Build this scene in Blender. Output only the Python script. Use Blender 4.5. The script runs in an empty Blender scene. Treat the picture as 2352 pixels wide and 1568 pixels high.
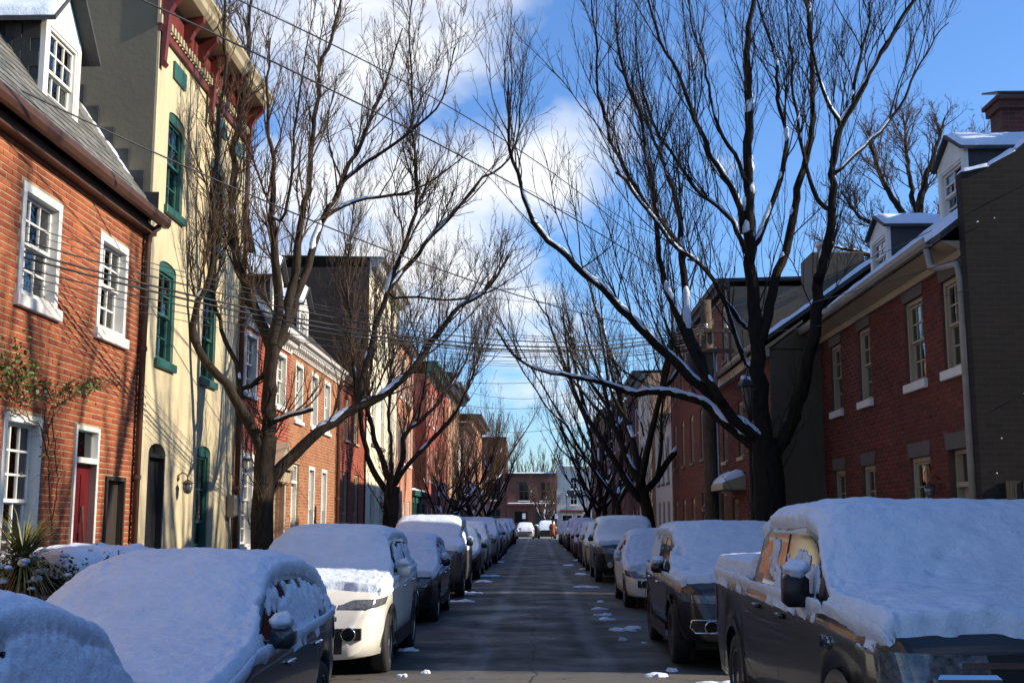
import bpy, math, random
import numpy as np
from mathutils import Vector, Matrix
rng = np.random.default_rng(7); random.seed(7)
R = math.radians
scene = bpy.context.scene
COL = scene.collection

# ------------------------------------------------------------------ camera
F_PX, CX, CY, EYE = 2700., 1176., 784., 1.8          # optics measured on a 2352 px wide view of the street
PITCH = math.atan(410/2700.); YAW = math.atan(58/math.hypot(2700, 410))
cam = bpy.data.cameras.new('camera'); cam_o = bpy.data.objects.new('camera', cam); COL.objects.link(cam_o)
cam.sensor_width = 36; cam.lens = 36*F_PX/2352; cam.clip_end = 3000; cam.clip_start = .1
cam_o.location = (0, 0, EYE); cam_o.rotation_euler = (R(90)+PITCH, 0, YAW)
scene.camera = cam_o
# ------------------------------------------------------------------ sky and sun
SUN_EL, SUN_BACK = R(27.5), R(4.5)                       # sun from the right, slightly behind the camera
to_sun = Vector((math.cos(SUN_BACK)*math.cos(SUN_EL), -math.sin(SUN_BACK)*math.cos(SUN_EL), math.sin(SUN_EL)))
world = bpy.data.worlds.new('World'); scene.world = world; world.use_nodes = True
wn, wl = world.node_tree.nodes, world.node_tree.links
wn.clear()
w_out = wn.new('ShaderNodeOutputWorld'); w_bg = wn.new('ShaderNodeBackground')
sky = wn.new('ShaderNodeTexSky'); sky.sky_type = 'NISHITA'; sky.sun_disc = False
sky.sun_elevation = SUN_EL; sky.sun_rotation = R(90)+SUN_BACK
sky.altitude = 50; sky.air_density = 1.15; sky.dust_density = .35; sky.ozone_density = 3.
w_bg.inputs['Strength'].default_value = .10
tc = wn.new('ShaderNodeTexCoord'); sep = wn.new('ShaderNodeSeparateXYZ')
wl.new(tc.outputs['Generated'], sep.inputs[0])
def wmath(op, a, b=None, v=None):
    n = wn.new('ShaderNodeMath'); n.operation = op
    for i, q in enumerate((a, b)):
        if q is None: continue
        if isinstance(q, (int, float)): n.inputs[i].default_value = q
        else: wl.new(q, n.inputs[i])
    return n.outputs[0]
zc = wmath('ADD', wmath('MAXIMUM', sep.outputs[2], 0.), .28)
cu = wmath('DIVIDE', sep.outputs[0], zc); cv = wmath('DIVIDE', sep.outputs[1], zc)
cmb = wn.new('ShaderNodeCombineXYZ'); wl.new(cu, cmb.inputs[0]); wl.new(cv, cmb.inputs[1])
mp = wn.new('ShaderNodeMapping'); mp.inputs['Location'].default_value = (9.86, .24, 0); mp.inputs['Scale'].default_value = (1., .8, 1)
wl.new(cmb.outputs[0], mp.inputs[0])
cn = wn.new('ShaderNodeTexNoise'); cn.inputs['Scale'].default_value = 1.5; cn.inputs['Detail'].default_value = 9; cn.inputs['Roughness'].default_value = .52
wl.new(mp.outputs[0], cn.inputs['Vector'])
cr = wn.new('ShaderNodeValToRGB'); cr.color_ramp.elements[0].position = .52; cr.color_ramp.elements[1].position = .63
wl.new(cn.outputs['Fac'], cr.inputs[0])
tint = wn.new('ShaderNodeMix'); tint.data_type = 'RGBA'; tint.blend_type = 'MULTIPLY'; tint.inputs['Factor'].default_value = 1.; tint.inputs['B'].default_value = (.78, 1.06, 1.46, 1)
wl.new(sky.outputs[0], tint.inputs['A'])
mixc = wn.new('ShaderNodeMix'); mixc.data_type = 'RGBA'
wl.new(cr.outputs[0], mixc.inputs['Factor']); wl.new(tint.outputs['Result'], mixc.inputs['A'])
mixc.inputs['B'].default_value = (6.9, 7.1, 7.4, 1)
wl.new(mixc.outputs['Result'], w_bg.inputs['Color']); wl.new(w_bg.outputs[0], w_out.inputs[0])
sun = bpy.data.lights.new('sun', 'SUN'); sun.energy = 4.9; sun.angle = R(.5); sun.color = (1., .88, .70)
sun_o = bpy.data.objects.new('sun', sun); COL.objects.link(sun_o); sun_o.location = (30, 0, 30)
sun_o.rotation_euler = to_sun.to_track_quat('Z', 'Y').to_euler()
vs = scene.view_settings; vs.view_transform = 'Standard'; vs.look = 'None'; vs.exposure = .6; vs.gamma = 1.
scene.cycles.max_bounces = 4; scene.cycles.diffuse_bounces = 1; scene.cycles.glossy_bounces = 2; scene.cycles.transparent_max_bounces = 12

def ray(px, py):
    x = (px-CX)/F_PX; u = (CY-py)/F_PX
    f = math.cos(PITCH)-u*math.sin(PITCH); z = math.sin(PITCH)+u*math.cos(PITCH)
    return np.array([x*math.cos(YAW)-f*math.sin(YAW), x*math.sin(YAW)+f*math.cos(YAW), z])
def PY(px, py, Y):
    d = ray(px, py); return np.array([0, 0, EYE])+d*(Y/d[1])
def proj(x, y, z):
    r = x*math.cos(YAW)+y*math.sin(YAW); f = -x*math.sin(YAW)+y*math.cos(YAW); z = z-EYE
    fz = f*math.cos(PITCH)+z*math.sin(PITCH); u = -f*math.sin(PITCH)+z*math.cos(PITCH)
    return CX+F_PX*r/fz, CY-F_PX*u/fz

# ------------------------------------------------------------------ materials
MATS = {}
def new_mat(name):
    m = bpy.data.materials.new(name); m.use_nodes = True; MATS[name] = m
    return m, m.node_tree.nodes, m.node_tree.links, m.node_tree.nodes['Principled BSDF']
def pos_node(N): return N.new('ShaderNodeNewGeometry').outputs['Position']
def noise(N, Lk, vec, scale, detail=4, rough=.55, stretch=None):
    if stretch:
        mpn = N.new('ShaderNodeMapping'); mpn.inputs['Scale'].default_value = stretch; Lk.new(vec, mpn.inputs[0]); vec = mpn.outputs[0]
    n = N.new('ShaderNodeTexNoise'); n.inputs['Scale'].default_value = scale; n.inputs['Detail'].default_value = detail; n.inputs['Roughness'].default_value = rough
    Lk.new(vec, n.inputs['Vector']); return n.outputs['Fac']
def ramp(N, Lk, fac, stops):
    r = N.new('ShaderNodeValToRGB'); e = r.color_ramp.elements
    while len(e) < len(stops): e.new(.5)
    for q, (p, c) in zip(e, stops): q.position = p; q.color = (*c, 1)
    Lk.new(fac, r.inputs[0]); return r.outputs[0]
def mixcol(N, Lk, fac, a, b, mode='MIX'):
    m = N.new('ShaderNodeMix'); m.data_type = 'RGBA'; m.blend_type = mode
    for s, q in (('Factor', fac), ('A', a), ('B', b)):
        if isinstance(q, (int, float)): m.inputs[s].default_value = q
        elif isinstance(q, tuple): m.inputs[s].default_value = (*q, 1)
        else: Lk.new(q, m.inputs[s])
    return m.outputs['Result']
def mmath(N, Lk, op, a, b=None, c=None):
    n = N.new('ShaderNodeMath'); n.operation = op
    for i, q in enumerate((a, b, c)):
        if q is None: continue
        if isinstance(q, (int, float)): n.inputs[i].default_value = q
        else: Lk.new(q, n.inputs[i])
    return n.outputs[0]
def bump(N, Lk, B, fac, strength, dist=.02):
    b = N.new('ShaderNodeBump'); b.inputs['Strength'].default_value = strength; b.inputs['Distance'].default_value = dist
    Lk.new(fac, b.inputs['Height']); Lk.new(b.outputs[0], B.inputs['Normal'])
def mat(name, col, rough=.6, var=.25, vscale=3., bs=0, bscale=20., metal=0., spec=.5, stretch=None, dist=.02, coat=0.):
    m, N, Lk, B = new_mat(name)
    p = pos_node(N)
    n = noise(N, Lk, p, vscale, 6, .6, stretch)
    lo = tuple(c*(1-var) for c in col); hi = tuple(min(1, c*(1+var*.7)) for c in col)
    Lk.new(ramp(N, Lk, n, [(.3, lo), (.7, hi)]), B.inputs['Base Color'])
    B.inputs['Roughness'].default_value = rough; B.inputs['Metallic'].default_value = metal; B.inputs['Specular IOR Level'].default_value = spec
    if coat: B.inputs['Coat Weight'].default_value = coat; B.inputs['Coat Roughness'].default_value = .03
    if bs: bump(N, Lk, B, noise(N, Lk, p, bscale, 5, .6, stretch), bs, dist)
    return m
def brick_piece(name, shades, rough=.85):
    """colour of single built bricks: one shade per brick, mottled"""
    m, N, Lk, B = new_mat(name)
    g = N.new('ShaderNodeNewGeometry'); oi = N.new('ShaderNodeObjectInfo')
    f = mmath(N, Lk, 'FRACT', mmath(N, Lk, 'ADD', g.outputs['Random Per Island'], oi.outputs['Random']))
    k = len(shades)
    c = ramp(N, Lk, f, [(i/(k-1), s) for i, s in enumerate(shades)])
    n = noise(N, Lk, g.outputs['Position'], 9., 5, .65); n2 = noise(N, Lk, g.outputs['Position'], .9, 3)
    c = mixcol(N, Lk, .55, c, ramp(N, Lk, n, [(.3, (.55, .5, .5)), (.7, (1.15, 1.1, 1.05))]), 'MULTIPLY')
    c = mixcol(N, Lk, .5, c, ramp(N, Lk, n2, [(.32, (.58, .54, .52)), (.62, (1.12, 1.12, 1.12))]), 'MULTIPLY')
    Lk.new(c, B.inputs['Base Color']); B.inputs['Roughness'].default_value = rough
    bump(N, Lk, B, noise(N, Lk, g.outputs['Position'], 60, 4), .5, .006)
    return m
def brick_far(name, shades, mortar, scale=1.):
    """brickwork too far away to pick single bricks apart"""
    m, N, Lk, B = new_mat(name)
    p = pos_node(N); s = N.new('ShaderNodeSeparateXYZ'); Lk.new(p, s.inputs[0])
    cb = N.new('ShaderNodeCombineXYZ'); Lk.new(mmath(N, Lk, 'ADD', s.outputs[0], s.outputs[1]), cb.inputs[0]); Lk.new(s.outputs[2], cb.inputs[1])
    t = N.new('ShaderNodeTexBrick'); Lk.new(cb.outputs[0], t.inputs['Vector'])
    t.inputs['Color1'].default_value = (*shades[0], 1); t.inputs['Color2'].default_value = (*shades[1], 1); t.inputs['Mortar'].default_value = (*mortar, 1)
    t.inputs['Scale'].default_value = scale; t.inputs['Brick Width'].default_value = .215; t.inputs['Row Height'].default_value = .068; t.inputs['Mortar Size'].default_value = .006; t.inputs['Mortar Smooth'].default_value = .1
    n2 = noise(N, Lk, p, 1.1, 5, .6)
    c = mixcol(N, Lk, .6, t.outputs['Color'], ramp(N, Lk, n2, [(.3, (.6, .58, .58)), (.7, (1.15, 1.12, 1.1))]), 'MULTIPLY')
    Lk.new(c, B.inputs['Base Color']); B.inputs['Roughness'].default_value = .88
    bump(N, Lk, B, t.outputs['Fac'], -.4, .01)
    return m
def stained(name, col, stain, rough=.8, vert=.5, bs=.25):
    """painted render with run-down stains and blotches"""
    m, N, Lk, B = new_mat(name); p = pos_node(N)
    n = noise(N, Lk, p, 1., 6, .6, (3.2, 3.2, .35)); n2 = noise(N, Lk, p, 2.2, 6, .6)
    c = mixcol(N, Lk, ramp(N, Lk, n, [(.52, (0, 0, 0)), (.8, (vert,)*3)]), col, stain)
    c = mixcol(N, Lk, .5, c, ramp(N, Lk, n2, [(.3, (.8, .79, .77)), (.7, (1.06, 1.06, 1.06))]), 'MULTIPLY')
    Lk.new(c, B.inputs['Base Color']); B.inputs['Roughness'].default_value = rough
    bump(N, Lk, B, noise(N, Lk, p, 14, 6, .6), bs, .012)
    return m
def glass_mat(name, tint=.75, refl=(1, 1, 1)):
    m = bpy.data.materials.new(name); m.use_nodes = True; MATS[name] = m
    N, Lk = m.node_tree.nodes, m.node_tree.links; N.clear()
    o = N.new('ShaderNodeOutputMaterial'); mx = N.new('ShaderNodeMixShader'); t = N.new('ShaderNodeBsdfTransparent'); g = N.new('ShaderNodeBsdfGlossy'); fr = N.new('ShaderNodeFresnel')
    t.inputs[0].default_value = (tint*.93, tint, tint*.98, 1); g.inputs['Roughness'].default_value = .02; g.inputs[0].default_value = (*refl, 1); fr.inputs[0].default_value = 2.1
    p = pos_node(N); b = N.new('ShaderNodeBump'); b.inputs['Strength'].default_value = .12; b.inputs['Distance'].default_value = .03
    Lk.new(noise(N, Lk, p, 3.5, 2), b.inputs['Height']); Lk.new(b.outputs[0], g.inputs['Normal'])
    Lk.new(fr.outputs[0], mx.inputs[0]); Lk.new(t.outputs[0], mx.inputs[1]); Lk.new(g.outputs[0], mx.inputs[2]); Lk.new(mx.outputs[0], o.inputs[0])
    return m
def emit_mat(name, col, s):
    m, N, Lk, B = new_mat(name); B.inputs['Base Color'].default_value = (*col, 1); B.inputs['Emission Color'].default_value = (*col, 1); B.inputs['Emission Strength'].default_value = s
    return m

def snow_mat():
    m, N, Lk, B = new_mat('snow'); p = pos_node(N)
    n = noise(N, Lk, p, 5, 5, .6)
    Lk.new(ramp(N, Lk, n, [(.3, (.64, .73, .85)), (.7, (.74, .83, .94))]), B.inputs['Base Color'])
    B.inputs['Roughness'].default_value = .65; B.inputs['Specular IOR Level'].default_value = .25
    h = mmath(N, Lk, 'ADD', noise(N, Lk, p, 24, 4, .6), mmath(N, Lk, 'MULTIPLY', noise(N, Lk, p, 90, 3), .45))
    bump(N, Lk, B, h, .62, .018)
    return m
def asphalt_mat():
    m, N, Lk, B = new_mat('asphalt'); p = pos_node(N)
    s = N.new('ShaderNodeSeparateXYZ'); Lk.new(p, s.inputs[0]); X, Y = s.outputs[0], s.outputs[1]
    n = noise(N, Lk, p, .8, 5, .6); g = noise(N, Lk, p, 170, 3, .7); g2 = noise(N, Lk, p, 38, 4, .65)
    c = ramp(N, Lk, n, [(.3, (.021, .0212, .0215)), (.7, (.037, .0365, .036))])
    c = mixcol(N, Lk, .8, c, ramp(N, Lk, g, [(.34, (.45, .45, .45)), (.5, (1, 1, 1)), (.62, (1.25, 1.23, 1.2)), (.72, (2.6, 2.5, 2.4))]), 'MULTIPLY')
    c = mixcol(N, Lk, .5, c, ramp(N, Lk, g2, [(.3, (.7, .7, .7)), (.7, (1.2, 1.2, 1.2))]), 'MULTIPLY')
    # salt dried along the wheel tracks
    wob = mmath(N, Lk, 'MULTIPLY', mmath(N, Lk, 'SUBTRACT', noise(N, Lk, p, .35, 3), .5), .5)
    trk = mmath(N, Lk, 'ABSOLUTE', mmath(N, Lk, 'SUBTRACT', mmath(N, Lk, 'ABSOLUTE', mmath(N, Lk, 'ADD', X, wob)), .78))
    tf = ramp(N, Lk, trk, [(.06, (1, 1, 1)), (.19, (0, 0, 0))])
    tf = mixcol(N, Lk, 1., tf, ramp(N, Lk, noise(N, Lk, p, 1.6, 4, .6, (2., .18, 1)), [(.34, (.25, .25, .25)), (.6, (1, 1, 1))]), 'MULTIPLY')
    c = mixcol(N, Lk, tf, c, (.088, .098, .105))
    c = mixcol(N, Lk, ramp(N, Lk, noise(N, Lk, p, 1.3, 6, .7, (1., .5, 1)), [(.55, (0, 0, 0)), (.75, (.5, .5, .5))]), c, (.05, .052, .054))
    dk = ramp(N, Lk, mmath(N, Lk, 'ABSOLUTE', mmath(N, Lk, 'SUBTRACT', trk, .27)), [(.03, (.5, .5, .5)), (.14, (1, 1, 1))])
    c = mixcol(N, Lk, .8, c, dk, 'MULTIPLY')
    # paler, dry-looking asphalt at the near end, painted to brighten the sunlit strip
    dry = mmath(N, Lk, 'ADD', Y, mmath(N, Lk, 'MULTIPLY', mmath(N, Lk, 'SUBTRACT', noise(N, Lk, p, 1.1, 6, .7), .5), 1.3))  # noisy edge of the painted brightness, close to the shadow line
    sunlit_c = mixcol(N, Lk, .9, (.105, .100, .090), ramp(N, Lk, g, [(.34, (.5, .5, .5)), (.5, (1, 1, 1)), (.66, (1.8, 1.75, 1.7))]), 'MULTIPLY')
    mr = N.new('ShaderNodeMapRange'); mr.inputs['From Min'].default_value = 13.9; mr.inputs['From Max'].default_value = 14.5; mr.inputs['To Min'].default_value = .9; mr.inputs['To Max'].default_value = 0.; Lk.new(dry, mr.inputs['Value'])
    c = mixcol(N, Lk, mr.outputs[0], c, sunlit_c)
    # long centre crack and cross joints
    cw = mmath(N, Lk, 'MULTIPLY', mmath(N, Lk, 'SUBTRACT', noise(N, Lk, p, 1.4, 6, .7), .5), .42)
    ck = mmath(N, Lk, 'ABSOLUTE', mmath(N, Lk, 'ADD', mmath(N, Lk, 'ADD', X, .06), cw))
    ckm = ramp(N, Lk, ck, [(.008, (.12, .12, .12)), (.022, (1, 1, 1))])
    yw = mmath(N, Lk, 'ADD', Y, mmath(N, Lk, 'MULTIPLY', mmath(N, Lk, 'SUBTRACT', noise(N, Lk, p, .9, 5, .7), .5), 1.6))
    jt = mmath(N, Lk, 'PINGPONG', yw, 3.4)
    jm = ramp(N, Lk, jt, [(.012, (.35, .35, .35)), (.035, (1, 1, 1))])
    c = mixcol(N, Lk, 1., c, ckm, 'MULTIPLY'); c = mixcol(N, Lk, 1., c, jm, 'MULTIPLY')
    Lk.new(c, B.inputs['Base Color'])
    Lk.new(ramp(N, Lk, n, [(.35, (.5, .5, .5)), (.65, (.85, .85, .85))]), B.inputs['Roughness'])
    bump(N, Lk, B, g, .8, .006)
    return m
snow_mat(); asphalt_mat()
brick_piece('brick_orange', [(.22, .045, .016), (.34, .085, .028), (.42, .125, .042), (.27, .058, .02), (.38, .105, .034), (.30, .072, .026)])
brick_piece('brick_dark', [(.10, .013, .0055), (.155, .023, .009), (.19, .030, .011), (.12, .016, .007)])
brick_piece('brick_red', [(.30, .040, .024), (.38, .055, .03), (.33, .047, .026)])
brick_piece('brick_tan', [(.33, .13, .058), (.40, .17, .08), (.36, .145, .065), (.29, .10, .048)])
brick_piece('brick_mid', [(.30, .06, .035), (.40, .09, .045), (.34, .07, .04)])
mat('mortar', (.38, .27, .16), .95, .25, 6, .4, 60)
mat('mortar_dark', (.115, .068, .048), .95, .25, 6, .4, 60)
brick_far('far_orange', [(.42, .15, .075), (.52, .20, .10)], (.45, .36, .28))
brick_far('far_red', [(.33, .055, .035), (.42, .085, .05)], (.30, .16, .12))
brick_far('far_dark', [(.085, .024, .018), (.12, .032, .022)], (.11, .07, .06))
brick_far('far_brown', [(.13, .048, .036), (.17, .062, .048)], (.14, .09, .08))
brick_far('far_tan', [(.42, .22, .12), (.48, .27, .16)], (.42, .34, .26))
stained('cream', (.56, .475, .30), (.36, .31, .21), .75, .75)
stained('cream_pale', (.74, .68, .50), (.55, .5, .38), .8, .5)
stained('stucco_tan', (.12, .10, .07), (.08, .065, .045), .9, .6, .5)
stained('stucco_grey', (.34, .34, .33), (.2, .2, .2), .9, .6, .5)
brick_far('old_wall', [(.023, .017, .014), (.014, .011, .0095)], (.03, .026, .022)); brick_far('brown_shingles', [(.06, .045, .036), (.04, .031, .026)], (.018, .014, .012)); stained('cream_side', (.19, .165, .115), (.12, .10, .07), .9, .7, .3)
stained('white_paint', (.78, .76, .70), (.55, .5, .42), .5, .55, .12)
stained('cream_trim', (.40, .33, .22), (.26, .21, .14), .55, .5, .15)
stained('blue_trim', (.55, .74, .72), (.4, .5, .5), .55, .4, .15)
stained('siding', (.50, .51, .50), (.36, .36, .36), .7, .4, .2)
stained('lintel_stone', (.13, .11, .09), (.09, .075, .065), .9, .5, .4)
mat('green_paint', (.024, .10, .082), .45, .25, 5, .1, 30)
mat('red_paint', (.15, .028, .020), .45, .25, 5, .1, 30)
mat('red_door', (.12, .010, .012), .35, .15, 5)
mat('mauve_trim', (.30, .20, .17), .5, .15, 5)
mat('gold_paint', (.44, .37, .23), .5, .15, 5)
mat('brown_metal', (.085, .04, .025), .45, .25, 5, .1, 20)
mat('pale_metal', (.30, .265, .215), .45, .2, 5, .1, 20)
mat('zinc', (.45, .46, .47), .35, .25, 8, .1, 20, .7)
mat('black_iron', (.018, .018, .02), .45, .2, 8, .2, 40)
mat('dark_wood', (.028, .019, .014), .7, .5, 2, .5, 6, stretch=(9, 9, .6))
mat('dark_room', (.016, .016, .018), .9, .3, 2)
mat('blind', (.50, .52, .42), .7, .2, 2, .6, 1., stretch=(.2, .2, 34))
mat('curtain', (.42, .43, .44), .9, .35, 4, .3, 3, stretch=(8, 8, .4))
def slate_mat(name, c0, c1, hue=1.):
    m, N, Lk, B = new_mat(name); g = N.new('ShaderNodeNewGeometry'); oi = N.new('ShaderNodeObjectInfo')
    f = mmath(N, Lk, 'FRACT', mmath(N, Lk, 'ADD', g.outputs['Random Per Island'], oi.outputs['Random']))
    c = mixcol(N, Lk, .6, ramp(N, Lk, f, [(0, c0), (1, c1)]), ramp(N, Lk, noise(N, Lk, g.outputs['Position'], 12, 5), [(.3, (.6, .6, .6)), (.7, (1.2, 1.2, 1.2))]), 'MULTIPLY')
    Lk.new(c, B.inputs['Base Color']); B.inputs['Roughness'].default_value = .7
    bump(N, Lk, B, noise(N, Lk, g.outputs['Position'], 40, 4), .4, .01)
slate_mat('slate', (.085, .088, .082), (.20, .195, .175))
slate_mat('shingle_dark', (.025, .026, .027), (.055, .055, .055))
slate_mat('shingle_brown', (.05, .042, .036), (.11, .09, .075))
mat('pavement', (.16, .15, .14), .9, .3, 2, .4, 50)
mat('kerb_stone', (.30, .29, .28), .85, .3, 3, .5, 40)
mat('earth', (.12, .11, .10), .95, .3, .3, .3, 3)
def bark_mat(name, c0, c1):
    m, N, Lk, B = new_mat(name); p = pos_node(N)
    n = noise(N, Lk, p, 6., 6, .7, (3., 3., .7)); n2 = noise(N, Lk, p, 1.6, 4)
    c = mixcol(N, Lk, .6, ramp(N, Lk, n, [(.3, c0), (.7, c1)]), ramp(N, Lk, n2, [(.3, (.6, .6, .6)), (.7, (1.2, 1.2, 1.2))]), 'MULTIPLY')
    Lk.new(c, B.inputs['Base Color']); B.inputs['Roughness'].default_value = .9; B.inputs['Specular IOR Level'].default_value = .2
    bump(N, Lk, B, n, 1., .03)
bark_mat('bark_grey', (.016, .012, .009), (.062, .046, .033))
bark_mat('bark_dark', (.008, .0065, .0055), (.03, .023, .017))
bark_mat('twig_tan', (.07, .044, .03), (.15, .10, .066))
bark_mat('twig_dark', (.02, .014, .010), (.055, .038, .026))
bark_mat('pole_wood', (.06, .04, .028), (.17, .12, .08))
mat('hedge_leaf', (.022, .042, .016), .4, .5, 25)
mat('blade_leaf', (.17, .17, .055), .45, .5, 6)
mat('dead_blade', (.42, .27, .11), .7, .4, 6)
mat('vine_leaf', (.12, .17, .03), .5, .5, 12)
mat('brown_leaf', (.20, .08, .035), .7, .4, 12)
glass_mat('glass'); 
mat('sign_dark', (.02, .016, .03), .5, .2, 3)
mat('sign_white', (.8, .8, .8), .5, .05, 3)
mat('tyre', (.015, .015, .016), .75, .3, 10, .2, 60)
mat('alloy', (.45, .45, .46), .3, .15, 10, metal=.8)
mat('dark_alloy', (.10, .10, .11), .35, .15, 10, metal=.6)
mat('car_black', (.012, .012, .013), .5, .2, 10)
mat('car_glass', (.010, .014, .016), .05, .1, 4, spec=.28)
mat('chrome', (.7, .7, .7), .12, .05, 4, metal=1.)
mat('lamp_clear', (.13, .135, .14), .08, .7, 22, spec=.9)
mat('lamp_amber', (.6, .16, .02), .2, .1, 5)
mat('lamp_red', (.4, .015, .012), .2, .1, 5)
for nm, c in dict(white=(.72, .70, .64), slate_blue=(.05, .062, .075), charcoal=(.02, .021, .023), silver=(.36, .36, .35), bronze=(.17, .14, .11), black=(.014, .014, .016), pickup=(.018, .019, .021), maroon=(.10, .015, .018), navy=(.02, .03, .06), beige=(.42, .38, .30)).items():
    mat('paint_'+nm, c, .32, .08, 3, metal=.0 if nm in ('white', 'black') else .25, coat=.35)
emit_mat('lamp_warm', (1., .62, .25), 3.); emit_mat('lamp_green', (.1, 1., .2), 2.5)
# ------------------------------------------------------------------ mesh helpers
def link(name, me, m, parent=None):
    o = bpy.data.objects.new(name, me); COL.objects.link(o)
    if m is not None and not me.materials: me.materials.append(MATS[m] if isinstance(m, str) else m)
    if parent is not None:
        o.parent = parent
        if parent.get('_world'): o.matrix_parent_inverse = Matrix.Translation(-Vector(parent.location))
    return o
class MB:
    def __init__(s, fn=None): s.v = []; s.f = []; s.fn = fn
    def add(s, vs, fs):
        b = len(s.v); s.v += [tuple(map(float, q)) for q in vs]; s.f += [tuple(b+i for i in q) for q in fs]; return s
    def quad(s, *p): return s.add(p, [tuple(range(len(p)))])
    def box(s, a0, a1, b0, b1, c0, c1, bev=0):
        if bev:
            e = bev; vs = []
            for z, k in ((c0, e), (c0+e, 0), (c1-e, 0), (c1, e)):
                vs += [(a0+k, b0+k, z), (a1-k, b0+k, z), (a1-k, b1-k, z), (a0+k, b1-k, z)]
            fs = [(3, 2, 1, 0), (12, 13, 14, 15)]
            for l in range(3):
                for i in range(4): fs.append((l*4+i, l*4+(i+1) % 4, l*4+4+(i+1) % 4, l*4+4+i))
            return s.add(vs, fs)
        return s.add([(a0, b0, c0), (a1, b0, c0), (a1, b1, c0), (a0, b1, c0), (a0, b0, c1), (a1, b0, c1), (a1, b1, c1), (a0, b1, c1)],
                     [(3, 2, 1, 0), (4, 5, 6, 7), (0, 1, 5, 4), (1, 2, 6, 5), (2, 3, 7, 6), (3, 0, 4, 7)])
    def prism(s, poly, ax, lo, hi):
        """extrude a 2-D polygon along axis ax (0,1,2)"""
        n = len(poly); o = [i for i in range(3) if i != ax]; vs = []
        for t in (lo, hi):
            for p in poly:
                q = [0, 0, 0]; q[ax] = t; q[o[0]], q[o[1]] = p; vs.append(q)
        return s.add(vs, [tuple(range(n))[::-1], tuple(range(n, 2*n))]+[(i, (i+1) % n, n+(i+1) % n, n+i) for i in range(n)])
    def tube(s, pts, rad, n=8, caps=True):
        V, Fc = tube_np(np.array(pts, float)[None], np.array(rad if np.ndim(rad) else [rad]*len(pts), float)[None], n)
        k = len(pts); s.add(V, [tuple(q) for q in Fc])
        if caps:
            b = len(s.v)-n*k; s.f += [tuple(b+i for i in range(n))[::-1], tuple(b+n*(k-1)+i for i in range(n))]
        return s
    def lathe(s, prof, c=(0, 0, 0), n=16, ax=2):
        """prof: (radius, height) along axis ax"""
        o = [i for i in range(3) if i != ax]; vs = []
        for r, h in prof:
            for i in range(n):
                a = 2*math.pi*i/n; q = list(c); q[ax] += h; q[o[0]] += r*math.cos(a); q[o[1]] += r*math.sin(a); vs.append(q)
        k = len(prof); fs = [(j*n+i, j*n+(i+1) % n, (j+1)*n+(i+1) % n, (j+1)*n+i) for j in range(k-1) for i in range(n)]
        fs += [tuple(range(n))[::-1], tuple((k-1)*n+i for i in range(n))]
        return s.add(vs, fs)
    def build(s, name, m, parent=None, smooth=False):
        me = bpy.data.meshes.new(name); v = s.v if s.fn is None else [s.fn(*q) for q in s.v]
        me.from_pydata(v, [], s.f)
        if smooth: me.polygons.foreach_set('use_smooth', [True]*len(me.polygons))
        return link(name, me, m, parent)
def mesh_np(name, V, Fq, m, parent=None, smooth=False):
    V = np.asarray(V, np.float32); Fq = np.asarray(Fq, np.int32); k = Fq.shape[1]
    me = bpy.data.meshes.new(name); me.vertices.add(len(V)); me.vertices.foreach_set('co', V.ravel())
    me.loops.add(Fq.size); me.loops.foreach_set('vertex_index', Fq.ravel())
    me.polygons.add(len(Fq)); me.polygons.foreach_set('loop_start', np.arange(0, Fq.size, k, dtype=np.int32))
    try: me.polygons.foreach_set('loop_total', np.full(len(Fq), k, np.int32))
    except Exception: pass
    if smooth: me.polygons.foreach_set('use_smooth', np.ones(len(Fq), bool))
    me.update(calc_edges=True); me.validate()
    return link(name, me, m, parent)
def tube_np(P, Rd, n):
    """P (b,k,3) centre lines, Rd (b,k): tubes with n sides -> verts, quads"""
    b, k, _ = P.shape
    T = np.gradient(P, axis=1); T /= np.linalg.norm(T, axis=2, keepdims=True)+1e-9
    ref = np.where(np.abs(T[:, :1, 2:3]) > .9, np.array([1., 0, 0]), np.array([0, 0, 1.]))
    ref = np.broadcast_to(ref, T.shape)
    U = np.cross(T, ref); U /= np.linalg.norm(U, axis=2, keepdims=True)+1e-9; W = np.cross(T, U)
    a = 2*np.pi*np.arange(n)/n
    V = P[:, :, None]+Rd[:, :, None, None]*(np.cos(a)[None, None, :, None]*U[:, :, None]+np.sin(a)[None, None, :, None]*W[:, :, None])
    i = np.arange(n); j = (i+1) % n
    base = (np.arange(b)[:, None]*k+np.arange(k-1)[None])[:, :, None]*n
    Fq = np.stack([base+i, base+j, base+n+j, base+n+i], -1).reshape(-1, 4)
    return V.reshape(-1, 3), Fq
def root(name, label, cat, loc=(0, 0, 0), group=None, local=False):
    o = bpy.data.objects.new(name, None); COL.objects.link(o); o.location = loc; o.empty_display_size = .2
    o['label'] = label; o['category'] = cat
    if group: o['group'] = group
    if not local: o['_world'] = 1
    return o
def tag(o, label, cat, group=None):
    o['label'] = label; o['category'] = cat
    if group: o['group'] = group
    return o
def kind(o, k): o['kind'] = k; return o
def h3(x, y, z):  # smooth value noise for shapes
    return vnoise(np.stack([np.asarray(x, float), np.asarray(y, float), np.asarray(z, float)], -1))
_tab = np.random.default_rng(3).random(4096)
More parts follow.
